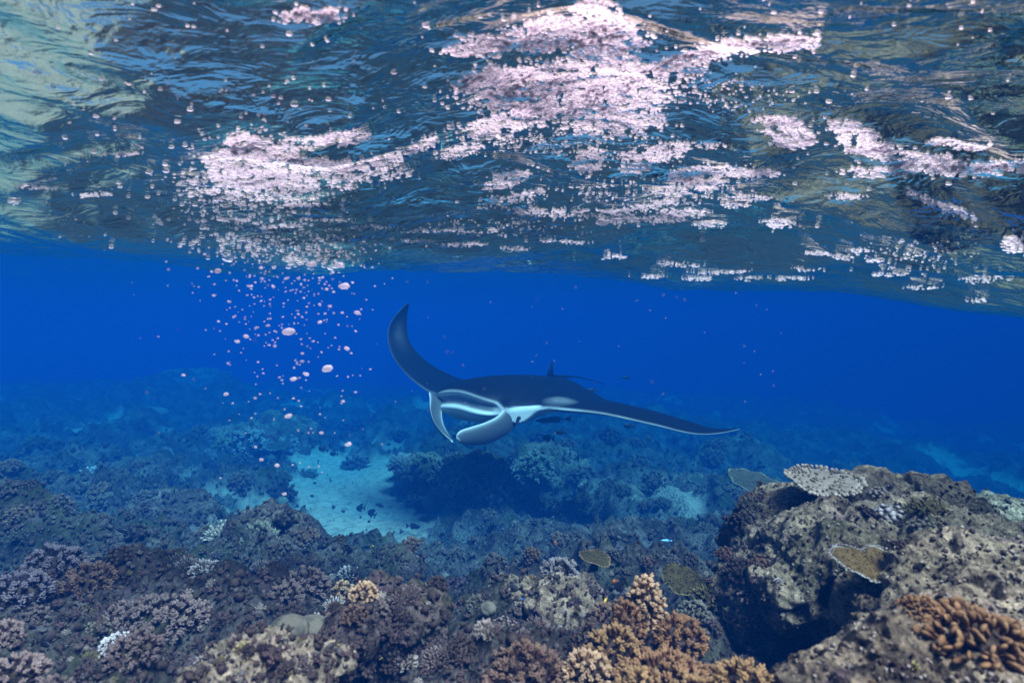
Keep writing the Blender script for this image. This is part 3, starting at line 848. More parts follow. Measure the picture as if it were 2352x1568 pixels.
def hit(px, py):
    d = pt(px, py, 1.0).normalized()
    best = None
    for b in GROUND:
        h = b.ray_cast(Vector((0, 0, 0)), d)
        if h[0] is not None and (best is None or h[3] < best[1]): best = (h[0], h[3], h[1])
    return best

def drop(x, y, z0=1.0):
    best = None
    for b in GROUND:
        h = b.ray_cast(Vector((x, y, z0)), Vector((0, 0, -1)))
        if h[0] is not None and (best is None or h[0].z > best.z): best = h[0]
    return best

COLONY = {}
def colony_mesh(kind, pal, n, zmin, shape, seed, blen, bw):
    key = (kind, pal, n, zmin, shape, seed, blen, bw)
    if key not in COLONY:
        g = Geo()
        for i, M in colony_branches(kind, 1.0, n, zmin, shape, seed, blen, bw): g.merge(BR[kind][i], M)
        V, Q, T, A = lump(2, (shape[0] * 0.72, shape[1] * 0.72, shape[2] * 0.70), 0.1, 1.5, seed)
        g.add(V, Q, T, A)
        COLONY[key] = to_mesh('colony_' + kind, g.get(), cmat(pal))
    return COLONY[key]

FORM = {  # branch kind, branches, lowest direction, dome shape, branch length, branch width
    'bush': ('bushy', 74, -0.25, (1, 1, 0.85), 0.42, 0.34), 'bushfine': ('bushy', 120, -0.2, (1, 1, 0.8), 0.34, 0.26), 'fingers': ('finger', 84, -0.05, (1, 1, 0.72), 0.55, 0.5),
    'sprig': ('finger', 16, 0.1, (1, 1, 1.0), 0.75, 0.8), 'antler': ('stag', 26, 0.25, (1, 1, 1.15), 1.0, 1.0), 'lobes': ('lobe', 165, -0.15, (1, 1, 0.62), 0.27, 0.235),
    'knobs': ('knob', 60, -0.1, (1, 1, 0.7), 0.26, 0.34), 'tower': ('bushy', 130, -0.5, (0.9, 0.9, 1.6), 0.40, 0.32), 'wide': ('bushy', 150, -0.15, (1.25, 1.0, 0.62), 0.30, 0.27)}
NAME = {'bush': 'branching_coral', 'bushfine': 'branching_coral', 'fingers': 'finger_coral', 'sprig': 'coral_sprig', 'antler': 'staghorn_coral', 'lobes': 'lobed_coral', 'knobs': 'knob_coral', 'tower': 'branching_coral', 'wide': 'branching_coral'}

def coral(form, px, py, rp, pal, label, D=None, group=None, parts=True, lean=(0, 0), seed=None, R=None, loc=None, sink=0.12):
    kind, n, zmin, shape, blen, bw = FORM[form]
    seed = seed if seed is not None else int(px * 7 + py * 13) % 9973
    if loc is None:
        if D is None:
            h = hit(px, py + 0.55 * rp)
            if h is None: return None
            loc = h[0]
        else:
            loc = pt(px, py + 0.45 * rp, D)
    if R is None: R = rp / FPX * loc.y
    loc = Vector(loc) - Vector((0, 0, sink * R))
    rz = random.Random(seed).uniform(0, 6.28)
    if form in ('wide',): rz = random.Random(seed).uniform(-0.4, 0.4)
    if not parts:
        o = obj(NAME[form], colony_mesh(kind, pal, max(18, int(n * 0.55)), zmin, shape, seed % 4, blen * 1.15, bw * 1.25), None, loc, (lean[0], lean[1], rz), R)
        return tag(o, label, 'coral', group)
    t = thing(NAME[form], label, 'coral', loc, group)
    t.rotation_euler = (lean[0], lean[1], rz)
    m = cmat(pal)
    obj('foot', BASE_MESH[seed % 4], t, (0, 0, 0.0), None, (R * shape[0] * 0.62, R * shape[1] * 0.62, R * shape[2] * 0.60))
    for i, M in colony_branches(kind, R, n, zmin, shape, seed, blen, bw):
        b = obj('branch', branch_mesh(kind, i, m), t)
        b.matrix_local = M
    return t

# ---- corals the photograph shows one by one: form, px, py, radius in px, pigment, label
NEAR = [
    ('tower', 1482, 1372, 44, 'tan', 'pale tan branching coral standing tallest in the brown coral thicket', 1.62),
    ('tower', 1440, 1425, 40, 'russet', 'tall russet branching coral in the heart of the brown thicket', 1.58),
    ('bush', 1404, 1398, 50, 'brown', 'round brown bush coral just left of the tall tan coral', 1.66),
    ('bush', 1412, 1462, 56, 'golden', 'golden-tipped bush coral in the middle of the brown thicket', 1.5),
    ('bush', 1562, 1432, 52, 'russet', 'russet bush coral on the right shoulder of the brown thicket', 1.55),
    ('wide', 1525, 1520, 92, 'russet', 'largest russet bush coral filling the front of the brown thicket', 1.40),
    ('bush', 1468, 1560, 56, 'golden', 'yellow-brown bush coral at the bottom edge of the thicket', 1.28),
    ('bush', 1590, 1572, 60, 'golden', 'golden brown bush coral cut by the bottom edge beside the dark cave', 1.32),
    ('bush', 1350, 1512, 48, 'tan', 'small bush coral with cream tips at the left foot of the thicket', 1.42),
    ('bushfine', 1500, 1440, 42, 'brown', 'low dark brown bush coral under the tall tan coral', 1.6),
    ('bush', 1712, 1538, 74, 'golden', 'orange-brown bush coral alone in front of the dark cave', 1.25),
    ('bushfine', 1205, 1500, 78, 'brown', 'wide brown fine-branched coral left of the thicket, at the bottom', None),
    ('bush', 1190, 1580, 42, 'mauve', 'small dusky bush coral at the bottom edge below the fine brown coral', None),
    ('antler', 1270, 1550, 50, 'olive', 'thin olive antler coral reaching up at the bottom edge', 1.25),
    ('bush', 1285, 1292, 44, 'grey', 'pale grey bush coral topping the ridge at the middle of the reef', 1.95),
    ('bush', 1255, 1345, 32, 'cream', 'cream and brown bush coral below the pale grey bush coral', 1.9),
    ('fingers', 1155, 1322, 34, 'pinkish', 'pinkish grey fan-shaped finger coral beside the dark hollow', 1.95),
    ('fingers', 1180, 1352, 26, 'tan', 'small tan finger coral under the pinkish fan coral', 1.9),
    ('knobs', 1050, 1330, 44, 'plum', 'dull purple knobbly coral at the edge of the dark hollow', None),
    ('fingers', 1098, 1368, 34, 'sage', 'grey-green finger coral in front of the purple knobbly coral', None),
    ('fingers', 1118, 1425, 34, 'cream', 'cream speckled coral clump under the small brain coral', None),
    ('knobs', 1160, 1420, 30, 'pinkish', 'pale pink knobbly coral right of the small brain coral', None),
    ('bush', 1595, 1385, 36, 'sage', 'grey-green bush coral behind the tall tan coral', None),
    ('fingers', 1222, 1325, 20, 'golden', 'small golden-tipped finger coral left of the pale grey bush coral', 1.95),
    ('wide', 338, 1372, 92, 'mauve', 'big mauve-brown bush coral mound at the left of the near reef', None),
    ('bush', 420, 1385, 54, 'pinkish', 'pinkish bush coral on the right flank of the mauve mound', None),
    ('bush', 290, 1395, 46, 'mauve', 'brown-mauve bush coral with white tips on the left flank of the mauve mound', None),
    ('bush', 310, 1462, 56, 'mauve', 'dusky bush coral hanging below the mauve mound', None),
    ('bush', 262, 1462, 34, 'white', 'white-tipped bush coral left below the mauve mound', None),
    ('bush', 205, 1308, 58, 'brown', 'brown bush coral behind the mauve mound', None),
    ('bush', 238, 1270, 34, 'brown', 'small brown bush coral at the crest behind the mauve mound', None),
    ('bushfine', 120, 1262, 60, 'lavender', 'dark bluish coral mass with pale specks at far left', None),
    ('bush', 50, 1325, 62, 'lavender', 'blue-grey bush coral at the left edge', None),
    ('bush', 68, 1400, 44, 'mauve', 'dim mauve bush coral low at the left edge', None),
    ('fingers', 470, 1288, 36, 'white', 'white-tipped finger coral above the mauve mound', None),
    ('fingers', 425, 1280, 28, 'grey', 'grey ragged finger coral left of the white-tipped one', None),
    ('fingers', 513, 1203, 44, 'cream', 'beige cushion-shaped finger coral beside the blue coral', 2.9),
    ('fingers', 545, 1222, 30, 'cream', 'small beige finger coral below the cushion-shaped one', 2.85),
    ('knobs', 572, 1180, 24, 'blue', 'bright blue knobbly coral near the left edge of the sand channel', 2.95),
    ('bush', 592, 1213, 44, 'sage', 'pale-tipped bush coral in front of the bright blue coral', 2.8),
    ('fingers', 598, 1288, 22, 'pinkish', 'small pinkish coral below the dark rock wall', None),
    ('bush', 700, 1320, 58, 'mauve', 'mauve bush coral on the ridge before the sand channel', None),
    ('bush', 655, 1345, 40, 'mauve', 'dull mauve bush coral left of the one before the sand channel', None),
    ('bush', 775, 1345, 44, 'tan', 'light brown bush coral near the lower end of the sand channel', None),
    ('fingers', 800, 1300, 24, 'white', 'white-tipped finger coral standing before the sand channel', None),
    ('bush', 835, 1345, 32, 'tan', 'beige-tipped bush coral right of the light brown one', None),
    ('fingers', 765, 1375, 28, 'white', 'pale sea-green finger coral below the light brown bush', None),
    ('bush', 880, 1390, 38, 'mauve', 'brown coral with white crown above the dark crusty rock', None),
    ('bush', 815, 1395, 30, 'brown', 'brown stubby coral left of the white-crowned one', None),
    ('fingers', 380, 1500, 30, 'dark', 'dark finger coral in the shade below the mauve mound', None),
    ('fingers', 200, 1500, 26, 'olive', 'olive yellow tufted coral low at the left', None),
    ('bush', 10, 1440, 40, 'pinkish', 'pale bush coral cut by the left edge', 1.3),
    ('bush', 38, 1525, 62, 'pinkish', 'large pale pinkish bush coral in the bottom left corner', 1.15),
    ('bush', 110, 1575, 48, 'mauve', 'pale mauve bush coral at the bottom edge near the left corner', 1.1),
    ('bush', 225, 1430, 26, 'sage', 'small grey bush coral left of the white-tipped bush', None),
    ('sprig', 555, 1480, 22, 'yellow', 'bright lemon-yellow coral sprig left of the grey dome coral', None),
    ('sprig', 570, 1508, 14, 'yellow', 'tiny pale yellow sprig just under the lemon-yellow one', None),
    ('sprig', 884, 1502, 16, 'yellow', 'bright yellow knobbly sprig in the dark middle of the near reef', 1.4),
    ('fingers', 672, 1472, 22, 'lavender', 'lavender sprig coral growing on the grey dome coral', 1.32),
    ('sprig', 727, 1412, 15, 'white', 'bluish white sprig just above the grey dome coral', 1.5),
    ('sprig', 462, 1508, 16, 'white', 'small blue-white sprig left of the lemon-yellow one', None),
    ('knobs', 440, 1512, 16, 'lavender', 'small lilac knob coral beside the blue-white sprig', None),
    ('sprig', 705, 1525, 20, 'lavender', 'lilac sprig on the pale rubble rock at the bottom', None),
    ('fingers', 930, 1500, 34, 'cream', 'mottled cream coral on the dark floor right of the yellow knobbly sprig', None),
    ('fingers', 1000, 1490, 36, 'pinkish', 'mottled pink-grey coral clump left of the wide fine-branched coral', None),
    ('bush', 905, 1440, 30, 'dark', 'dark speckled coral on the crusty rock', None),
    ('bush', 1060, 1470, 34, 'dark', 'dark curly coral left of the fine brown coral', None),
    ('bush', 640, 1112, 40, 'dark', 'dark branching coral at the left rim of the sand channel', None),
    ('fingers', 212, 1070, 26, 'white', 'pale spiky coral on the far left reef', None),
    ('bush', 975, 1050, 50, 'sage', 'rounded pale-topped coral on the dark mound under the ray', None),
    ('bush', 1085, 1078, 58, 'grey', 'largest grey bush coral on the dark mound under the ray', None),
    ('bush', 1140, 1110, 40, 'grey', 'grey-brown bush coral on the right of the dark mound', None),
    ('knobs', 1105, 1130, 22, 'blue', 'blue knobbly coral in the shade of the dark mound', None),
    ('bush', 1232, 1050, 48, 'sage', 'greenish bush coral behind and right of the dark mound', None),
    ('bush', 570, 995, 48, 'grey', 'dull grey bush coral on top of the broad mound at left', None),
    ('bush', 520, 1010, 30, 'olive', 'olive bush coral at the left of the broad mound', None),
    ('bush', 655, 1005, 36, 'grey', 'grey bush coral at the right end of the broad mound', None),
    ('fingers', 705, 1075, 30, 'sage', 'low grey-green coral at the top of the sand channel', None),
    ('fingers', 1275, 1250, 30, 'dark', 'dim round coral below the green dome coral', None),
    ('bush', 1700, 1290, 40, 'dark', 'black-brown coral crust on the left wall of the big outcrop', None),
    ('knobs', 1720, 1350, 30, 'pinkish', 'white and pink knobbly crust at the left foot of the big outcrop', None),
    ('fingers', 1788, 1328, 10, 'white', 'tiny white sprig on the left wall of the big outcrop', None),
    ('knobs', 1740, 1405, 34, 'plum', 'purple-grey knobbly crust above the cave mouth', None),
    ('fingers', 1630, 1345, 44, 'olive', 'olive-brown bushy coral between the green plate coral and the outcrop', None),
    ('knobs', 2018, 1118, 26, 'cream', 'cream crusty knob coral on the crown of the outcrop', None),
    ('fingers', 2132, 1143, 50, 'olive', 'olive dome-shaped finger coral on the right crown of the outcrop', None),
    ('knobs', 2045, 1160, 40, 'white', 'white thick-fingered coral below the crown of the outcrop', None),
    ('knobs', 2125, 1195, 36, 'sage', 'pale grey-green knobbly coral under the olive dome-shaped coral', None),
    ('lobes', 2238, 1392, 116, 'caramel', 'large caramel-brown coral of thick rounded lobes at right', None),
    ('lobes', 2120, 1372, 50, 'caramel', 'smaller golden-brown lobed coral joined to the left of the large one', None),
    ('knobs', 1985, 1160, 26, 'dark', 'dark knobbly hump on the face of the outcrop', None),
    ('sprig', 2095, 1520, 18, 'yellow', 'yellow coral tuft on the pale ledge in the corner', None),
    ('sprig', 2003, 1562, 12, 'golden', 'small orange-yellow tuft on the edge of the pale ledge', None),
    ('knobs', 2070, 1240, 24, 'dark', 'green-black algae-covered knob coral on the outcrop', None),
]
for e in NEAR:
    form, px, py, rp, pal, lab, D = e
    if D is not None and 'thicket' in lab + ' ' or (D and 'dark cave' in lab): D = D * 0.82
    if 'thicket' in lab: rp *= 1.14
    far = (D or 0) > 2.4 or (D is None and py < 1255)
    coral(form, px, py, rp, pal, lab, D, parts=not far)

# ---- massive, plate and table corals
def dome_coral(px, py, rx, rz, pal, label, D=None, sub=4, amp=0.07, name='brain_coral', hole=None):
    if D is None:
        h = hit(px, py + rz * 0.5); loc = h[0]
    else: loc = pt(px, py, D)
    k = loc.y / FPX
    V, Q, T, A = lump(sub, (1, 1, 1), amp, 1.3, int(px) % 97)
    if hole is not None:
        hd = Vector(hole).normalized(); dd = (V / np.linalg.norm(V, axis=1)[:, None]) @ np.array(hd)
        V = V * (1 - 0.28 * np.exp(-((1 - dd) / 0.010)))[:, None]
    V = V * np.array([rx * k, rx * k * 0.9, rz * k])
    return tag(obj(name, to_mesh(name, (V, Q, T, A), dome_mat(pal)), None, loc), label, 'coral')
dome_coral(662, 1452, 47, 38, 'sage', 'smooth grey dome coral with a dark pit in its side', 1.38, 5, 0.06, hole=(-0.42, -0.80, 0.25))
dome_coral(715, 1440, 44, 22, 'sage', 'low beige tail of coral flesh running right from the grey dome coral', 1.42, 4, 0.12, 'encrusting_coral')
dome_coral(1121, 1398, 19, 17, 'sage', 'small round pale brain coral', 1.72, 4, 0.05)
dome_coral(1275, 1214, 25, 17, 'sage', 'green-grey dome coral with a smooth top behind the grey bush coral', 3.9, 4, 0.05)
dome_coral(648, 1152, 14, 12, 'sage', 'little pale dome coral at the rim of the sand channel', 4.6, 3, 0.05)
dome_coral(345, 950, 40, 16, 'sage', 'faint pale dome far off on the left reef', 10.0, 3, 0.05)
dome_coral(130, 935, 52, 14, 'sage', 'faint flat pale dome at the far left', 12.5, 3, 0.08)

SNAP = {'heart-shaped brown plate coral with a pale turquoise rim': 0.05, 'wrinkled cream plate coral capping the outcrop': 0.02}
def plate_coral(px, py, rx, tilt, pal, rimpal, label, D, notch=0.0, thick=0.05, nub=0.05, nrim=90, ntop=260, stalk=0.4, wav=0.10, name='table_coral', spin=0.0, flatk=None, rimmesh='finger'):
    """A table coral: a thin dished plate on a stalk, set with short nubs, the growing rim paler."""
    h = hit(px, py + rx * 0.25) if D is None or SNAP.get(label) else None
    loc = pt(px, py, D)
    if h is not None:
        loc = pt(px, py, h[0].y - SNAP.get(label, 0.0), True)
    R = rx / FPX * loc.y
    t = thing(name, label, 'coral', loc)
    t.rotation_euler = (tilt[0], tilt[1], spin)
    r = random.Random(int(px)); na, nr = 72, 12
    out = lambda a: R * (1 + wav * math.sin(3 * a + px) + wav * 0.6 * math.sin(5 * a + 1.7 * px) - notch * math.exp(-((math.remainder(a - math.pi / 2, 2 * math.pi)) / 0.42) ** 2))
    V = []; A = []
    for side in (1, -1):
        for i in range(nr):
            u = i / (nr - 1)
            for k in range(na):
                a = 2 * math.pi * k / na; rad = out(a) * u
                z = 0.10 * R * u * u + R * 0.035 * math.sin(9 * a + 5 * u) * u + side * thick * R * 0.5 * math.sqrt(max(0.0, 1 - u ** 6))
                V.append((rad * math.cos(a), rad * math.sin(a), z)); A.append(u ** 8 if side == 1 else 0.2)
    Q = []
    for sd in range(2):
        o = sd * nr * na
        for i in range(nr - 1):
            for k in range(na):
                k2 = (k + 1) % na; q = [o + i * na + k, o + (i + 1) * na + k, o + (i + 1) * na + k2, o + i * na + k2]
                Q.append(q if sd == 0 else q[::-1])
    m = cmat(pal)
    obj('plate', to_mesh('coral_plate', (np.array(V), np.array(Q), None, np.array(A)), m), t)
    V2, Q2, T2, A2 = tube([(0, 0, -stalk * R), (0, 0, -stalk * R * 0.4), (0, 0, 0.0)], [0.30 * R, 0.22 * R, 0.42 * R], 12, 0, 0.2, False)
    obj('stalk', to_mesh('coral_stalk', (V2, np.array(Q2), None, A2), MAT_BASE), t)
    g = Geo()
    for k in range(ntop):
        a = r.uniform(0, 6.283); u = math.sqrt(r.uniform(0, 0.92)); rad = out(a) * u; s = nub * R * r.uniform(0.8, 1.3)
        M = Matrix.Translation((rad * math.cos(a), rad * math.sin(a), 0.10 * R * u * u + thick * R * 0.3)) @ rot_to((0.3 * math.cos(a) * u, 0.3 * math.sin(a) * u, 1), a) @ Matrix.Diagonal((s * 0.75, s * 0.75, s, 1))
        g.merge(BR['knob'][k % 3], M, 0.5)
    nb_ = obj('nubs', to_mesh('coral_nubs', g.get(), m), t); tag(nb_, kind='stuff')
    if nrim:
        g = Geo()
        for k in range(nrim):
            a = 6.283 * k / nrim + r.uniform(-0.03, 0.03); rad = out(a) * r.uniform(0.93, 1.0); s = nub * R * r.uniform(1.5, 2.2)
            M = Matrix.Translation((rad * math.cos(a), rad * math.sin(a), 0.10 * R)) @ rot_to((math.cos(a), math.sin(a), 0.5), a) @ Matrix.Diagonal((s * 0.8, s * 0.8, s, 1))
            g.merge(BR['knob'][k % 3], M)
        o = obj('rim', to_mesh('coral_rim', g.get(), cmat(rimpal)), t); tag(o, 'pale growing rim of short blunt fingers', kind='stuff')
    return t
plate_coral(2003, 1298, 84, (math.radians(12), math.radians(4), 0), 'teal', 'white', 'heart-shaped brown plate coral with a pale turquoise rim', 1.38, 0.5, 0.06, 0.045, 110, 420, 0.3, 0.05)
plate_coral(1566, 1333, 47, (math.radians(20), math.radians(4), 0), 'olive', 'olive', 'yellow-green knobbly plate coral behind the tall tan coral', 1.95, 0.0, 0.22, 0.10, 0, 230, 0.5, 0.05, 'plate_coral')
plate_coral(1368, 1284, 34, (math.radians(6), math.radians(8), 0), 'olive', 'tan', 'small golden table coral right of the pale grey bush coral', 2.05, 0.0, 0.10, 0.07, 60, 120, 0.7, 0.12)
plate_coral(1735, 1113, 62, (math.radians(14), math.radians(10), 0), 'sage', 'sage', 'pale bluish table coral standing behind the outcrop', 3.4, 0.0, 0.05, 0.03, 90, 260, 0.75, 0.04)
plate_coral(1618, 1104, 36, (math.radians(8), 0, 0), 'sage', 'sage', 'smaller dim table coral left of the pale bluish one', 5.2, 0.0, 0.07, 0.04, 0, 120, 0.6, 0.06)
plate_coral(1893, 1112, 72, (math.radians(10), math.radians(-2), 0), 'bone', 'bone', 'wrinkled cream plate coral capping the outcrop', 1.88, 0.0, 0.16, 0.11, 44, 110, 0.9, 0.08, 'plate_coral')
plate_coral(640, 1025, 30, (math.radians(8), 0, 0), 'sage', 'sage', 'thin dim table coral on the broad mound at left', 7.0, 0.0, 0.07, 0.05, 0, 70, 0.6, 0.1)
plate_coral(355, 1048, 40, (math.radians(8), 0, 0), 'grey', 'grey', 'flat dim table coral on the far left reef', 6.4, 0.0, 0.08, 0.05, 0, 70, 0.5, 0.1)

# ---- landmarks: named corals that later ones are described by
import re as _re
def short_name(lab):
    return _re.split(r" (?:near|beside|in|at|on|of|under|behind|before|below|above|left|right|standing|just|joined|filling|reaching|with|cut|low|alone|topping|growing|hanging|between|capping|running|set|from|among) ", lab + ' ')[0].strip()
_all = [(short_name(o['label']), o) for o in SC.objects if o.parent is None and o.get('category') == 'coral']
_cnt = {}
for n_, o in _all: _cnt[n_] = _cnt.get(n_, 0) + 1
LANDMARK = [(n_, 1176 + FPX * o.location.x / o.location.y, 740 - FPX * o.location.z / o.location.y) for n_, o in _all if _cnt[n_] == 1 and 2 <= len(n_.split()) <= 6]
USED = set()
def relational(base, p, R):
    """A label that says which of many alike corals this one is: its size and its neighbour."""
    px = 1176 + FPX * p[0] / p[1]; py = 740 - FPX * p[2] / p[1]; rp = R / p[1] * FPX
    size = 'tiny' if rp < 13 else 'small' if rp < 20 else 'middling' if rp < 27 else 'large'
    for n_, lx, ly in sorted(LANDMARK, key=lambda q: (q[1] - px) ** 2 + 2.5 * (q[2] - py) ** 2)[:9]:
        dx, dy = px - lx, (py - ly) * 1.6
        if abs(dx) > abs(dy): rel = ('left' if dx < 0 else 'right') + ' of the '
        else: rel = ('behind the ' if dy < 0 else 'in front of the ')
        for far_ in (('just ' if math.hypot(dx, dy) < 70 else ''),):
            lab = '%s %s %s%s%s' % (size, base, far_, rel, n_)
            if lab not in USED and len(lab.split()) <= 16:
                USED.add(lab); return lab
    return None

# ---- further colonies too alike to tell apart, spread over the middle reef
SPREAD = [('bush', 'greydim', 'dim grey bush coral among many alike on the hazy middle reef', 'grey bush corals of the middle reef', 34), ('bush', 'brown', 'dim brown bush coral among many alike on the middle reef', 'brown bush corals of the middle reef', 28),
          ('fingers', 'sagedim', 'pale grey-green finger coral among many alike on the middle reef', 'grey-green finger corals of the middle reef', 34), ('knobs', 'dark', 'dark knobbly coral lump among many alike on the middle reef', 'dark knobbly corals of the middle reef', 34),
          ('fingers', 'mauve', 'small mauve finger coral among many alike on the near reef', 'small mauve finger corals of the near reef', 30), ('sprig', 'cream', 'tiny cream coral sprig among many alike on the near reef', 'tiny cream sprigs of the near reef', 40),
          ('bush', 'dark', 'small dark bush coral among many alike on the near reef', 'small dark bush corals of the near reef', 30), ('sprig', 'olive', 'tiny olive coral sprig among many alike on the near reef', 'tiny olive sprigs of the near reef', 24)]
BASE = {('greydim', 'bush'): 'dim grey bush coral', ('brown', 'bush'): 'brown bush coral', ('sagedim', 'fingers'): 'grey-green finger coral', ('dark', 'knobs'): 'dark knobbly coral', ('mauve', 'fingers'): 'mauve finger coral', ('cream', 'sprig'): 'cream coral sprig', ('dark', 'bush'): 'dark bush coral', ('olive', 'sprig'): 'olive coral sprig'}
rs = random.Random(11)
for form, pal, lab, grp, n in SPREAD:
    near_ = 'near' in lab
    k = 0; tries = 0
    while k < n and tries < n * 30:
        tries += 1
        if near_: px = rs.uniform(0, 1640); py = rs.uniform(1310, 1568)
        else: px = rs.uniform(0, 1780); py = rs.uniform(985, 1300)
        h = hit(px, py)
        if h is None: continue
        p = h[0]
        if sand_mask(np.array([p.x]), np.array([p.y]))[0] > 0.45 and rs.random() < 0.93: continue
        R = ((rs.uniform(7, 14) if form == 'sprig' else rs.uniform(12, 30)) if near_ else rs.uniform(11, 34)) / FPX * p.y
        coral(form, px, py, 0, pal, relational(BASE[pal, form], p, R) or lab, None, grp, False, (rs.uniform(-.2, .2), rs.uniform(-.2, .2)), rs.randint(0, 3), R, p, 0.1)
        k += 1

r_ = random.Random(21)
for k in range(30):
    h = hit(r_.uniform(915, 1215), r_.uniform(1035, 1165))
    if h is None or h[0].y > 6.6: continue
    fm = r_.choice(['bush', 'bush', 'fingers']); pl = r_.choice(['grey', 'sage', 'cream']); R_ = r_.uniform(16, 34) / FPX * h[0].y  # paler tones stand in for light lost to the ray's shadow
    lb = relational({'grey': 'pale grey', 'sage': 'sage green', 'cream': 'cream'}[pl] + {'bush': ' bush coral', 'fingers': ' finger coral'}[fm], h[0], R_)
    coral(fm, 1000, 1000, 0, pl, lb or 'pale-topped coral crowded on the dark mound under the ray', None, 'corals crowded on the dark mound under the ray', False, (0, 0), r_.randint(0, 3), R_, h[0], 0.15)

# ---- loose coral rubble and turf: uncountable bits that roughen the reef
def scatter_bits(name, label, kinds, n, pal, smin, smax, seed, px_rng, py_rng, sandp):
    r = random.Random(seed); g = Geo(); k = 0; tries = 0
    while k < n and tries < n * 6:
        tries += 1
        h = hit(r.uniform(*px_rng), r.uniform(*py_rng))
        if h is None: continue
        p, dist, nor = h
        if dist > 13 or (sandp < 1 and r.random() > sandp and sand_mask(np.array([p.x]), np.array([p.y]))[0] > 0.4): continue
        s = r.uniform(smin, smax) * (0.22 + 0.27 * dist)
        kind = kinds[k % len(kinds)]
        d = Vector(nor) + Vector((r.uniform(-.7, .7), r.uniform(-.7, .7), r.uniform(0, .9)))
        M = Matrix.Translation(p - Vector(nor) * s * 0.2) @ rot_to(d, r.uniform(0, 6.28)) @ Matrix.Diagonal((s * r.uniform(0.7, 1.3), s * r.uniform(0.7, 1.3), s * r.uniform(0.6, 1.0), 1))
        g.merge(BR[kind][r.randrange(len(BR[kind]))], M); k += 1
    if g.n: tag(obj(name, to_mesh(name, g.get(), cmat(pal))), label, None, None, 'stuff')
scatter_bits('coral_rubble', 'loose bits of dead coral covering the reef', ['knob', 'finger', 'bushy'], 1000, 'greydim', 0.010, 0.030, 1, (-60, 1760), (985, 1600), 0.25)
scatter_bits('coral_rubble', 'dark knobs and crusts covering the reef', ['knob', 'bushy', 'finger'], 1500, 'dark', 0.014, 0.045, 2, (-60, 1760), (985, 1600), 0.10)
scatter_bits('coral_turf', 'short brown coral turf covering the reef', ['finger', 'bushy'], 1500, 'mauvedim', 0.014, 0.038, 3, (-60, 1760), (1050, 1600), 0.03)
scatter_bits('coral_turf', 'short pale green coral turf covering the reef', ['finger'], 1300, 'sagedim', 0.012, 0.036, 4, (-60, 1760), (1000, 1600), 0.05)
scatter_bits('algae_turf', 'dark green algae tufts on the pale outcrop', ['finger'], 160, 'olive', 0.006, 0.016, 5, (1750, 2400), (1150, 1420), 1.0)
scatter_bits('reef_crust', 'pale crusty nubs on the pitted outcrop', ['finger', 'bushy', 'knob'], 620, 'cream', 0.005, 0.016, 6, (1700, 2400), (1110, 1568), 1.0)
scatter_bits('reef_crust', 'dark crusty nubs on the pitted outcrop', ['bushy', 'knob'], 620, 'dark', 0.006, 0.020, 7, (1690, 2400), (1110, 1568), 1.0)

# ------------------------------------------------------------------ reef fish
def fish_body(depth, thick, tail=True):
    """A fish one unit long, nose at -Y, as one smooth skin with a narrow tail stem."""
    U = np.linspace(0, 1, 15)
    prof = np.interp(U, [0, 0.06, 0.2, 0.4, 0.6, 0.8, 0.92, 1.0], [0.05, 0.34, 0.80, 1.0, 0.86, 0.42, 0.20, 0.19])
    V = []; sd = 10
    for u, p in zip(U, prof):
        for k in range(sd):
            a = 6.2832 * k / sd
            V.append((math.cos(a) * thick * 0.5 * p, -0.42 + 0.72 * u, math.sin(a) * depth * 0.5 * p))
    n = len(U)
    Q = [[i * sd + k, i * sd + (k + 1) % sd, (i + 1) * sd + (k + 1) % sd, (i + 1) * sd + k] for i in range(n - 1) for k in range(sd)]
    V.append((0, -0.435, 0)); V.append((0, 0.31, 0)); T = [[len(V) - 2, (k + 1) % sd, k] for k in range(sd)] + [[len(V) - 1, (n - 1) * sd + k, (n - 1) * sd + (k + 1) % sd] for k in range(sd)]
    return np.array(V), np.array(Q), np.array(T), np.zeros(len(V))

def fish_mat(name, c, rough=0.45):
    m, nt, N, L, B = mat_new(name)
    n = noise_tex(N, L, 40.0, 3, 0.6, coords(N))
    L.new(mixc(N, L, n.outputs['Fac'], [q * 0.6 for q in c], [q * 1.3 for q in c]), B.inputs['Base Color'])
    B.inputs['Roughness'].default_value = rough; B.inputs['Specular IOR Level'].default_value = 0.3
    return m
FM = {'dark': fish_mat('fish_dark', (0.010, 0.012, 0.016)), 'grey': fish_mat('fish_grey', (0.05, 0.06, 0.07)), 'bluefish': fish_mat('fish_blue', (0.03, 0.16, 0.75), 0.3),
      'silverblue': fish_mat('fish_silver_blue', (0.30, 0.62, 0.85), 0.25), 'orange': fish_mat('fish_orange', (0.55, 0.14, 0.02)), 'yellow': fish_mat('fish_yellow', (0.7, 0.55, 0.08))}
FISH_PART = {}
def fish_part(kind, depth, thick, mat):
    key = (kind, depth, thick, mat)
    if key not in FISH_PART:
        if kind == 'body': a = fish_body(depth, thick)
        elif kind == 'tail_fin': a = fin_plate([(0.27, 0.0), (0.36, depth * 0.30), (0.50, depth * 0.46), (0.46, depth * 0.15), (0.43, 0.0), (0.46, -depth * 0.15), (0.50, -depth * 0.46), (0.36, -depth * 0.30)], 0.014)
        elif kind == 'dorsal_fin': a = fin_plate([(-0.18, depth * 0.42), (-0.05, depth * 0.62), (0.12, depth * 0.60), (0.24, depth * 0.40), (0.20, depth * 0.20), (0.0, depth * 0.40)], 0.012)
        else: a = fin_plate([(-0.02, -depth * 0.44), (0.08, -depth * 0.62), (0.20, -depth * 0.42), (0.18, -depth * 0.20), (0.08, -depth * 0.36)], 0.012)
        FISH_PART[key] = to_mesh('fish_' + kind, a, FM[mat])
    return FISH_PART[key]

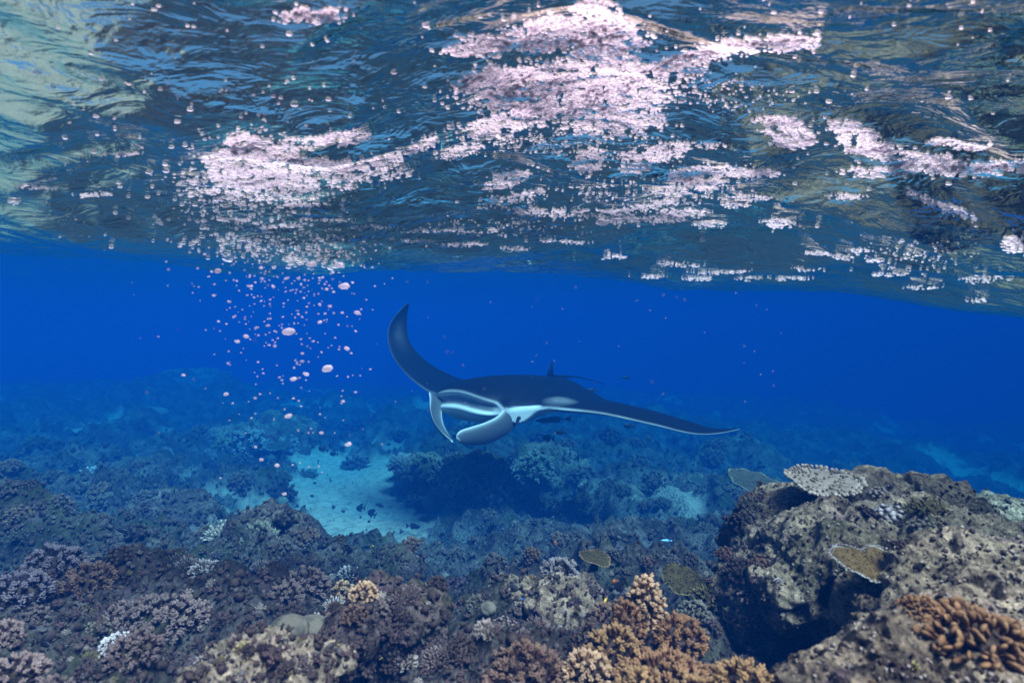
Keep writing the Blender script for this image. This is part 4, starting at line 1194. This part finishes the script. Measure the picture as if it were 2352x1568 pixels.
def fish(px, py, lpx, D, mat, label, yaw, pitch=0.0, depth=0.40, thick=0.15, name='reef_fish', roll=0.0):
    """yaw 90 swims to the left of the picture, -90 to the right, 0 towards the lens."""
    loc = pt(px, py, D, True); Ls = lpx / FPX * D / max(0.35, abs(math.sin(math.radians(yaw))))
    t = thing(name, label, 'fish', loc)
    t.rotation_euler = (math.radians(pitch), math.radians(roll), math.radians(-yaw))
    for k in ('body', 'tail_fin', 'dorsal_fin', 'anal_fin'):
        obj(k, fish_part(k, depth, thick, mat), t, None, None, Ls)
    return t
FISH = [
    (1360, 896, 34, 5.6, 'dark', 'dark slim fish just behind the tail of the manta ray', 80, -4, 0.24),
    (1437, 867, 24, 7.0, 'dark', 'small dark slim fish swimming alone above and right of the ray', 85, -8, 0.26),
    (1444, 978, 30, 5.2, 'dark', 'dark oval fish under the right wing of the ray', 85, -6, 0.38),
    (1258, 1006, 32, 5.0, 'dark', 'dark deep-bodied fish below the ray, lower of a pair', 80, -5, 0.46),
    (1287, 993, 33, 5.2, 'dark', 'dark slender fish below the ray, upper of a pair', 82, -6, 0.34),
    (1492, 1008, 26, 6.5, 'grey', 'faint grey fish nosing down under the right wing of the ray', 60, -40, 0.42),
    (1268, 964, 96, 4.9, 'grey', 'long grey slender fish keeping close under the belly of the ray', 86, 3, 0.13),
    (1337, 1123, 32, 5.0, 'dark', 'dark fish over the mound right of the ray, swimming left', 80, -10, 0.48),
    (1278, 1168, 30, 4.2, 'dark', 'round black fish in front of the dark reef mound', 55, 6, 0.58),
    (950, 1208, 38, 4.4, 'dark', 'dark torpedo-shaped fish over the right edge of the sand channel', -84, 2, 0.34),
    (742, 1031, 26, 6.0, 'dark', 'dark oval fish above the sand channel, upper of a pair', 75, -20, 0.46),
    (766, 1042, 22, 6.2, 'dark', 'dark oval fish above the sand channel, lower of a pair', 80, -8, 0.44),
    (873, 1160, 22, 5.0, 'dark', 'dark fish low over the sand, slanting up to the right', -80, 12, 0.40),
    (828, 1166, 20, 5.0, 'dark', 'dark round fish low over the sand, left of the slanting one', 50, -10, 0.62),
    (854, 1178, 20, 4.9, 'dark', 'dark fish nosing into the sand below the slanting one', 40, -38, 0.55),
    (800, 1262, 30, 3.4, 'dark', 'black disc-shaped fish above the rounded rock at the end of the sand', -70, -12, 0.62),
    (574, 1111, 22, 4.8, 'dark', 'black fish over the left reef beside the sand channel', 80, -6, 0.44),
    (208, 1014, 16, 6.5, 'dark', 'small dark fish over the far left reef', 80, 0, 0.42),
    (285, 1218, 40, 3.3, 'dark', 'long dark fish resting over the left reef', 84, -8, 0.30),
    (100, 1477, 46, 1.45, 'dark', 'dark fish with fanned fins at the bottom left', -75, 8, 0.36),
    (1530, 1241, 30, 3.2, 'silverblue', 'slim shining light blue fish left of the outcrop', 86, -4, 0.18),
    (1425, 1342, 38, 1.75, 'dark', 'round black fish beside the tall tan coral', 60, 10, 0.72),
    (1411, 1334, 11, 1.72, 'orange', 'small orange fish in front of the round black fish', 70, 0, 0.60),
    (1276, 1246, 12, 3.6, 'orange', 'orange fish under the green-grey dome coral', 40, -45, 0.42),
    (1178, 1348, 30, 1.82, 'grey', 'grey-blue round fish beside the small tan finger coral', -65, 0, 0.66),
    (1200, 1375, 9, 1.6, 'bluefish', 'tiny bright blue fish in the dark gap under the pale grey bush coral', 80, 0, 0.34),
    (1391, 1378, 12, 1.58, 'yellow', 'tiny yellow fish at the edge of the round brown bush coral', 50, 30, 0.5),
    (855, 1255, 12, 2.5, 'yellow', 'tiny yellow fish above the white-tipped coral at the sand channel', -60, -30, 0.5),
    (1125, 1192, 18, 4.4, 'dark', 'small dark fish before the foot of the dark mound', 70, 15, 0.45),
    (1300, 1112, 16, 5.4, 'dark', 'small dark fish at the crest of the mound right of the ray', 60, -20, 0.46),
    (1328, 1053, 12, 5.6, 'dark', 'tiny dark fish under the ray, right of the greenish bush coral', 20, -60, 0.42),
    (1247, 1040, 14, 5.4, 'dark', 'tiny dark fish over the greenish bush coral', 75, -25, 0.42),
    (1045, 1003, 15, 4.6, 'dark', 'small dark fish at the tip of the hanging fin of the ray', -60, 20, 0.44)]
for f in FISH:
    px, py, lpx, D, mat, lab, yaw, pitch, depth = f
    h = hit(px, py + 6); D = float(near_scale(D))
    if h is not None: D = min(D, h[0].y * 0.96)
    fish(px, py, lpx, D, mat, lab, yaw, pitch, depth, 0.15 if depth > 0.25 else 0.12, 'slender_fish' if depth < 0.2 else 'reef_fish')

# ------------------------------------------------------------------ foam and bubbles on the underside of the surface
def water_hit(px, py):
    """First point where the sight line through (px, py) meets the underside of the waves."""
    px = np.asarray(px, float); py = np.asarray(py, float)
    ax = (px - 1176) / FPX; az = (740 - py) / FPX
    Y = np.full(px.shape, np.nan)
    ys = np.exp(np.linspace(math.log(0.2), math.log(6.0), 460))
    prev = np.full(px.shape, 0.3)
    for yv in ys:
        todo = np.isnan(Y)
        if not todo.any(): break
        d = az[todo] * yv - water_h(ax[todo] * yv, np.full(todo.sum(), yv))
        idx = np.where(todo)[0][d >= 0]
        Y[idx] = yv
    st = math.log(6.0 / 0.2) / 459
    lo = Y * math.exp(-st); hi = Y.copy()
    for _ in range(8):
        md = 0.5 * (lo + hi); under = az * md - water_h(ax * md, md) < 0
        lo = np.where(under, md, lo); hi = np.where(under, hi, md)
    Y = hi
    return ax * Y, Y, az * Y

m, nt, N, L, B = mat_new('bubble_skin')
B.inputs['Base Color'].default_value = (0.96, 0.91, 0.94, 1); B.inputs['Roughness'].default_value = 0.10
B.inputs['Specular IOR Level'].default_value = 0.8
tl = N.new('ShaderNodeBsdfTranslucent'); tl.inputs['Color'].default_value = (0.98, 0.89, 0.94, 1)
ms = N.new('ShaderNodeMixShader'); ms.inputs[0].default_value = 0.7
L.new(B.outputs[0], ms.inputs[1]); L.new(tl.outputs[0], ms.inputs[2])
tp = N.new('ShaderNodeBsdfTransparent'); m2 = N.new('ShaderNodeMixShader')
lw = N.new('ShaderNodeLayerWeight'); lw.inputs['Blend'].default_value = 0.35
mr = N.new('ShaderNodeMapRange'); mr.inputs['To Min'].default_value = 0.55; mr.inputs['To Max'].default_value = 0.95
L.new(lw.outputs['Facing'], mr.inputs['Value']); L.new(mr.outputs[0], m2.inputs[0])
L.new(tp.outputs[0], m2.inputs[1]); L.new(ms.outputs[0], m2.inputs[2]); L.new(m2.outputs[0], N['Material Output'].inputs['Surface'])
MAT_BUB = m

MAT_FOAM = MAT_BUB.copy(); MAT_FOAM.name = 'foam_film'
for n_ in MAT_FOAM.node_tree.nodes:
    if n_.type == 'MAP_RANGE': n_.inputs['To Min'].default_value = 0.52
    if n_.type == 'MIX_SHADER' and not n_.inputs[0].is_linked: n_.inputs[0].default_value = 0.78

def point_cloud(name, P, S, label, sub=2, cap=False):
    """Many small bubbles as one uncountable mass: a point per bubble, a little sphere set on each."""
    me = bpy.data.meshes.new(name)
    me.vertices.add(len(P)); me.vertices.foreach_set('co', np.asarray(P, np.float32).ravel())
    at = me.attributes.new('size', 'FLOAT_VECTOR', 'POINT'); at.data.foreach_set('vector', np.asarray(S, np.float32).ravel())
    o = obj(name, me)
    ng = bpy.data.node_groups.new(name + '_spheres', 'GeometryNodeTree')
    ng.interface.new_socket('Geometry', in_out='INPUT', socket_type='NodeSocketGeometry'); ng.interface.new_socket('Geometry', in_out='OUTPUT', socket_type='NodeSocketGeometry')
    n = ng.nodes; l = ng.links
    gi = n.new('NodeGroupInput'); go = n.new('NodeGroupOutput'); ip = n.new('GeometryNodeInstanceOnPoints'); ic = n.new('GeometryNodeMeshIcoSphere')
    ic.inputs['Subdivisions'].default_value = sub; ic.inputs['Radius'].default_value = 1.0
    ss = n.new('GeometryNodeSetShadeSmooth'); sm = n.new('GeometryNodeSetMaterial'); sm.inputs['Material'].default_value = MAT_FOAM if cap else MAT_BUB
    na_ = n.new('GeometryNodeInputNamedAttribute'); na_.data_type = 'FLOAT_VECTOR'; na_.inputs['Name'].default_value = 'size'
    src = ic.outputs['Mesh']
    if cap:                       # bubbles against the surface are open pockets: only their lower film is left
        de = n.new('GeometryNodeDeleteGeometry'); de.domain = 'POINT'; po = n.new('GeometryNodeInputPosition'); sx_ = n.new('ShaderNodeSeparateXYZ'); cm = n.new('ShaderNodeMath'); cm.operation = 'GREATER_THAN'; cm.inputs[1].default_value = 0.2
        l.new(po.outputs[0], sx_.inputs[0]); l.new(sx_.outputs['Z'], cm.inputs[0]); l.new(cm.outputs[0], de.inputs['Selection']); l.new(src, de.inputs['Geometry']); src = de.outputs[0]
    l.new(src, ss.inputs[0]); l.new(ss.outputs[0], sm.inputs[0]); l.new(sm.outputs[0], ip.inputs['Instance'])
    l.new(gi.outputs[0], ip.inputs['Points']); l.new(na_.outputs['Attribute'], ip.inputs['Scale']); l.new(ip.outputs[0], go.inputs[0])
    md = o.modifiers.new('spheres', 'NODES'); md.node_group = ng
    me.materials.append(MAT_FOAM if cap else MAT_BUB)
    return tag(o, label, None, None, 'stuff')

PX = []; PY = []; PR = []
def foam_blob(cx, cy, rx, ry, n, r0=2.0, r1=6.0, rot=0.0, edge=1.0):
    n = int(n * 1.8)
    a = rng.uniform(0, 2 * math.pi, n); u = np.sqrt(rng.uniform(0, 1, n))
    u = u * (1 + 0.35 * noise2(np.cos(a) * 2.1 + cx, np.sin(a) * 2.1 + cy, 77))
    u = np.where(rng.uniform(0, 1, n) < 0.14, u * rng.uniform(1.0, 1.7, n), u)
    x = u * np.cos(a) * rx; y = u * np.sin(a) * ry
    c, s = math.cos(rot), math.sin(rot)
    PX.append(cx + x * c - y * s); PY.append(cy + x * s + y * c)
    PR.append(0.62 * (r0 + (r1 - r0) * rng.beta(1.2, 3.4, n)))
def foam_line(pts, w, n, r0=2.0, r1=5.5):
    n = int(n * 1.8)
    pts = np.array(pts, float); seg = np.hypot(*(pts[1:] - pts[:-1]).T); cum = np.concatenate([[0], np.cumsum(seg)])
    t = rng.uniform(0, cum[-1], n)
    x = np.interp(t, cum, pts[:, 0]); y = np.interp(t, cum, pts[:, 1])
    g = rng.normal(0, 1, n)
    PX.append(x + rng.normal(0, 2, n)); PY.append(y + np.where(g > 0, g * 1.7, g) * w * 0.5 * (1 + 0.5 * noise2(x / 30, x * 0, 5))); PR.append(0.62 * (r0 + (r1 - r0) * rng.beta(1.2, 3.2, n)))
Bl, Li = foam_blob, foam_line
# the great central raft
Bl(1290, 75, 150, 42, 900, 3, 8, -0.1); Bl(1390, 90, 85, 48, 520, 3, 8); Bl(1100, 105, 75, 22, 230, 3, 8, -0.1); Bl(1360, 15, 50, 16, 120, 3, 8)
Li([(1045, 195), (1120, 172), (1240, 160), (1300, 158), (1400, 150), (1470, 135)], 16, 700, 2.5, 6); Bl(1140, 190, 90, 30, 500, 2.5, 7); Bl(1260, 225, 165, 48, 1500, 2.5, 7); Bl(1180, 275, 110, 32, 500, 2.5, 6.5, -0.2)
Bl(1430, 235, 110, 60, 800, 2.5, 6.5); Bl(1400, 290, 100, 28, 320, 2.5, 6); Bl(1320, 190, 140, 30, 500, 2.5, 7)
Li([(1430, 180), (1500, 158), (1580, 128), (1660, 108), (1760, 98), (1880, 90)], 14, 800, 3, 7); Li([(1440, 200), (1560, 165), (1640, 140)], 30, 260, 2.5, 6)
# left raft
Bl(590, 375, 115, 52, 900, 2.5, 7); Bl(560, 330, 40, 22, 200, 3, 7); Li([(535, 318), (600, 345), (680, 368), (760, 378), (840, 374), (910, 360), (960, 335), (1005, 315)], 9, 620, 2.5, 5.5); Bl(780, 318, 70, 16, 220, 2.5, 6, -0.08)
Bl(650, 410, 190, 32, 640, 2, 6); Bl(600, 445, 150, 26, 260, 2, 6); Bl(860, 395, 90, 20, 170, 2, 5); Bl(690, 330, 60, 14, 70, 2, 6)
Bl(713, 35, 68, 16, 260, 3, 8)
# right rafts and streaks
Bl(1815, 308, 62, 32, 260, 3, 7, 0.3); Bl(1985, 325, 70, 30, 260, 3, 7, 0.3); Li([(1940, 330), (2020, 345), (2100, 360), (2200, 372)], 14, 280, 3, 7); Li([(2050, 380), (2150, 382), (2250, 384), (2360, 378)], 11, 420, 3, 7); Bl(2000, 395, 60, 12, 90, 3, 7); Bl(2170, 325, 40, 8, 50, 3, 7); Bl(2240, 335, 45, 8, 60, 3, 7); Bl(1940, 290, 40, 18, 60, 3, 7); Bl(1780, 275, 50, 10, 60, 3, 7)
Bl(1355, 368, 38, 26, 230, 2, 5, -0.5); Bl(1500, 355, 80, 18, 330, 2, 5, -0.05); Bl(1460, 385, 40, 18, 130, 2, 5); Bl(1625, 400, 90, 22, 420, 2, 5, -0.05); Bl(1580, 428, 70, 18, 240, 2, 5, -0.1); Bl(1745, 398, 45, 10, 130, 2, 5); Bl(1165, 412, 55, 18, 200, 2, 5, -0.3); Bl(1060, 345, 50, 16, 120, 2, 5, -0.25); Bl(1570, 335, 90, 10, 110, 2, 5)
Li([(1100, 468), (1180, 452), (1250, 440)], 12, 120, 2, 5); Li([(1180, 482), (1300, 488), (1420, 486), (1500, 472), (1560, 455)], 8, 420, 2, 4.5); Li([(1370, 508), (1450, 502), (1580, 500)], 6, 260, 2, 4.5); Bl(1570, 488, 60, 9, 130, 2, 4.5); Bl(1630, 515, 35, 7, 60, 2, 4.5); Bl(1790, 512, 34, 12, 70, 2, 5); Bl(1720, 455, 60, 7, 70, 2, 4.5); Bl(1940, 452, 40, 7, 50, 2, 4.5); Bl(1690, 470, 30, 8, 40, 2, 4.5)
Li([(2085, 440), (2130, 458), (2180, 476), (2240, 498)], 8, 110, 3, 6); Bl(2330, 560, 30, 20, 60, 3, 7); Bl(2260, 640, 60, 10, 40, 2, 5)
Bl(640, 555, 210, 45, 170, 2, 7); Bl(560, 480, 170, 40, 130, 2, 6); Bl(740, 600, 90, 18, 40, 3, 8); Bl(520, 420, 120, 40, 120, 2, 6); Bl(1250, 330, 160, 24, 120, 2, 5); Bl(1480, 440, 200, 30, 130, 2, 4.5); Bl(1700, 220, 120, 40, 70, 2, 5); Bl(1130, 520, 160, 22, 80, 2, 4); Bl(2100, 590, 140, 40, 70, 2, 5)
# thin dashes near the far edge of the wave
for cx, cy, rx, n in ((80, 430, 55, 70), (222, 447, 36, 55), (275, 355, 42, 70), (30, 465, 14, 12), (950, 552, 48, 60), (1070, 562, 50, 70), (1180, 570, 40, 40), (980, 530, 60, 50), (1085, 530, 55, 50), (1410, 590, 30, 40), (1500, 635, 30, 30), (1600, 640, 34, 36), (1660, 625, 60, 50), (1890, 582, 44, 60), (1940, 592, 30, 34), (1970, 575, 26, 30), (2010, 598, 22, 24), (1560, 608, 50, 40), (1730, 640, 40, 30), (1820, 640, 40, 34), (1850, 618, 40, 30), (2040, 630, 40, 40), (2120, 660, 40, 34), (2250, 690, 30, 24), (1300, 555, 60, 40), (760, 505, 50, 40), (640, 520, 50, 46), (860, 520, 50, 36), (540, 505, 40, 36), (700, 470, 60, 60)):
    Bl(cx, cy, rx, 4.5, n, 1.6, 4.2, rng.uniform(-0.06, 0.06))
# scattered single bubbles clinging to the surface
n = 210
PX.append(rng.uniform(0, 2352, n)); PY.append(rng.uniform(0, 560, n)); PR.append(1.6 + 4.5 * rng.beta(1.0, 4, n))
n = 260
PX.append(rng.normal(560, 170, n)); PY.append(rng.uniform(180, 600, n)); PR.append(1.6 + 4.5 * rng.beta(1.0, 3.5, n))
PX = np.concatenate(PX); PY = np.concatenate(PY); PR = np.concatenate(PR)
# rafts tear into lacy holes
keep = (noise2(PX / 26.0, PY / 13.0, 91) + 0.4 * noise2(PX / 11.0, PY / 7.0, 92) > -0.36)
PX, PY, PR = PX[keep], PY[keep], PR[keep]
X_, Y_, Z_ = water_hit(PX, PY)
ok = ~np.isnan(Y_)
X_, Y_, Z_, PR = X_[ok], Y_[ok], Z_[ok], PR[ok]
Rm = PR / FPX * Y_
Sv = np.column_stack([Rm * rng.uniform(1.1, 2.3, len(Rm)), Rm * rng.uniform(1.0, 1.5, len(Rm)), Rm * rng.uniform(0.75, 1.0, len(Rm))])
Z_ = water_h(X_, Y_)
point_cloud('sea_foam', np.column_stack([X_, Y_, Z_ - Rm * 0.35]), Sv, 'rafts of white foam bubbles clinging to the underside of the surface', 2, True)

# bubbles drifting down in a plume left of the ray: each its own thing
BUBM = []
for i in range(3):
    V, T = ICO3
    W = V * (1 + 0.30 * noise3(V, 1.3, 300 + i))[:, None] * np.array([1.05, 0.8, 0.62])
    BUBM.append(to_mesh('air_bubble', (W, None, T, np.zeros(len(W))), MAT_BUB))
def bubble(px, py, rp, D, label, group=None, k=0):
    o = obj('air_bubble', BUBM[k % 3], None, pt(px, py, D, True), (0, rng.uniform(-0.4, 0.4), rng.uniform(-0.6, 0.6)), rp / FPX * D)
    return tag(o, label, 'bubble', group)
BIG = [(662, 761, 19, 'largest pinkish white air bubble, alone left of the raised wing of the ray'), (791, 657, 16, 'large white air bubble just under the surface left of the ray'), (752, 846, 17, 'large stretched air bubble left of the foot of the raised wing'),
       (674, 870, 10, 'round bright air bubble left of the large stretched bubble'), (703, 859, 9, 'oval bright air bubble between the round bright and the large stretched bubble'), (519, 905, 8, 'oval pink air bubble leftmost over the left reef'),
       (662, 955, 11, 'pink air bubble in front of the broad mound at left'), (800, 1020, 10, 'bright pink air bubble above the sand channel'), (600, 1055, 7, 'small pink air bubble in front of the left reef, beside a brighter one'), (636, 1068, 8, 'pink air bubble beside the dark coral at the sand channel'),
       (653, 1134, 7, 'pink air bubble beside the little pale dome coral'), (500, 622, 11, 'oval white air bubble under the left of the surface'), (715, 606, 15, 'flattened white air bubble against the edge of the wave'), (780, 608, 14, 'lumpy pinkish air bubble right of the flattened one at the wave edge'),
       (820, 718, 9, 'oval white air bubble at the upper right of the plume'), (565, 772, 9, 'elongated pale air bubble at the left of the plume'), (545, 784, 8, 'pale air bubble just left of the elongated one'), (797, 800, 9, 'pale slanting air bubble above the large stretched one')]
for i, (px, py, rp, lab) in enumerate(BIG):
    bubble(px, py, rp * 0.72, 0.85, lab, None, i)
k = 0
while k < 235:
    py = 560 + 560 * rng.beta(0.9, 2.0); w = 150 + 60 * max(0, (700 - py) / 150)
    px = 665 + rng.normal(0, 0.62) * w
    if not (350 < px < 900): continue
    rp = 1.5 + 4.8 * rng.beta(1.0, 4.5)
    bubble(px, py, rp, rng.uniform(0.6, 1.1), 'small pale pink air bubble in the plume left of the ray', 'small air bubbles of the plume left of the ray', k)
    k += 1
# specks drifting in the blue
n = 90
sx = rng.uniform(300, 1800, n); sy = rng.uniform(640, 1000, n); sD = rng.uniform(0.35, 0.9, n)
P = np.column_stack([(sx - 1176) / FPX * sD, sD, (740 - sy) / FPX * sD]); Rr = rng.uniform(0.5, 1.1, n) / FPX * sD
point_cloud('drifting_specks', P, np.column_stack([Rr, Rr, Rr]), 'fine pale specks drifting in the blue water', 1)
n = 240
sy = 540 + 420 * rng.beta(0.8, 2.2, n); sx = 650 + rng.normal(0, 0.6, n) * (150 + 80 * np.clip((700 - sy) / 150, 0, 2)); sD = rng.uniform(0.55, 1.2, n)
P = np.column_stack([(sx - 1176) / FPX * sD, sD, (740 - sy) / FPX * sD]); Rr = rng.uniform(0.8, 2.0, n) / FPX * sD
point_cloud('bubble_mist', P, np.column_stack([Rr * 1.3, Rr, Rr * 0.8]), 'fine bubble mist around the plume left of the ray', 1)
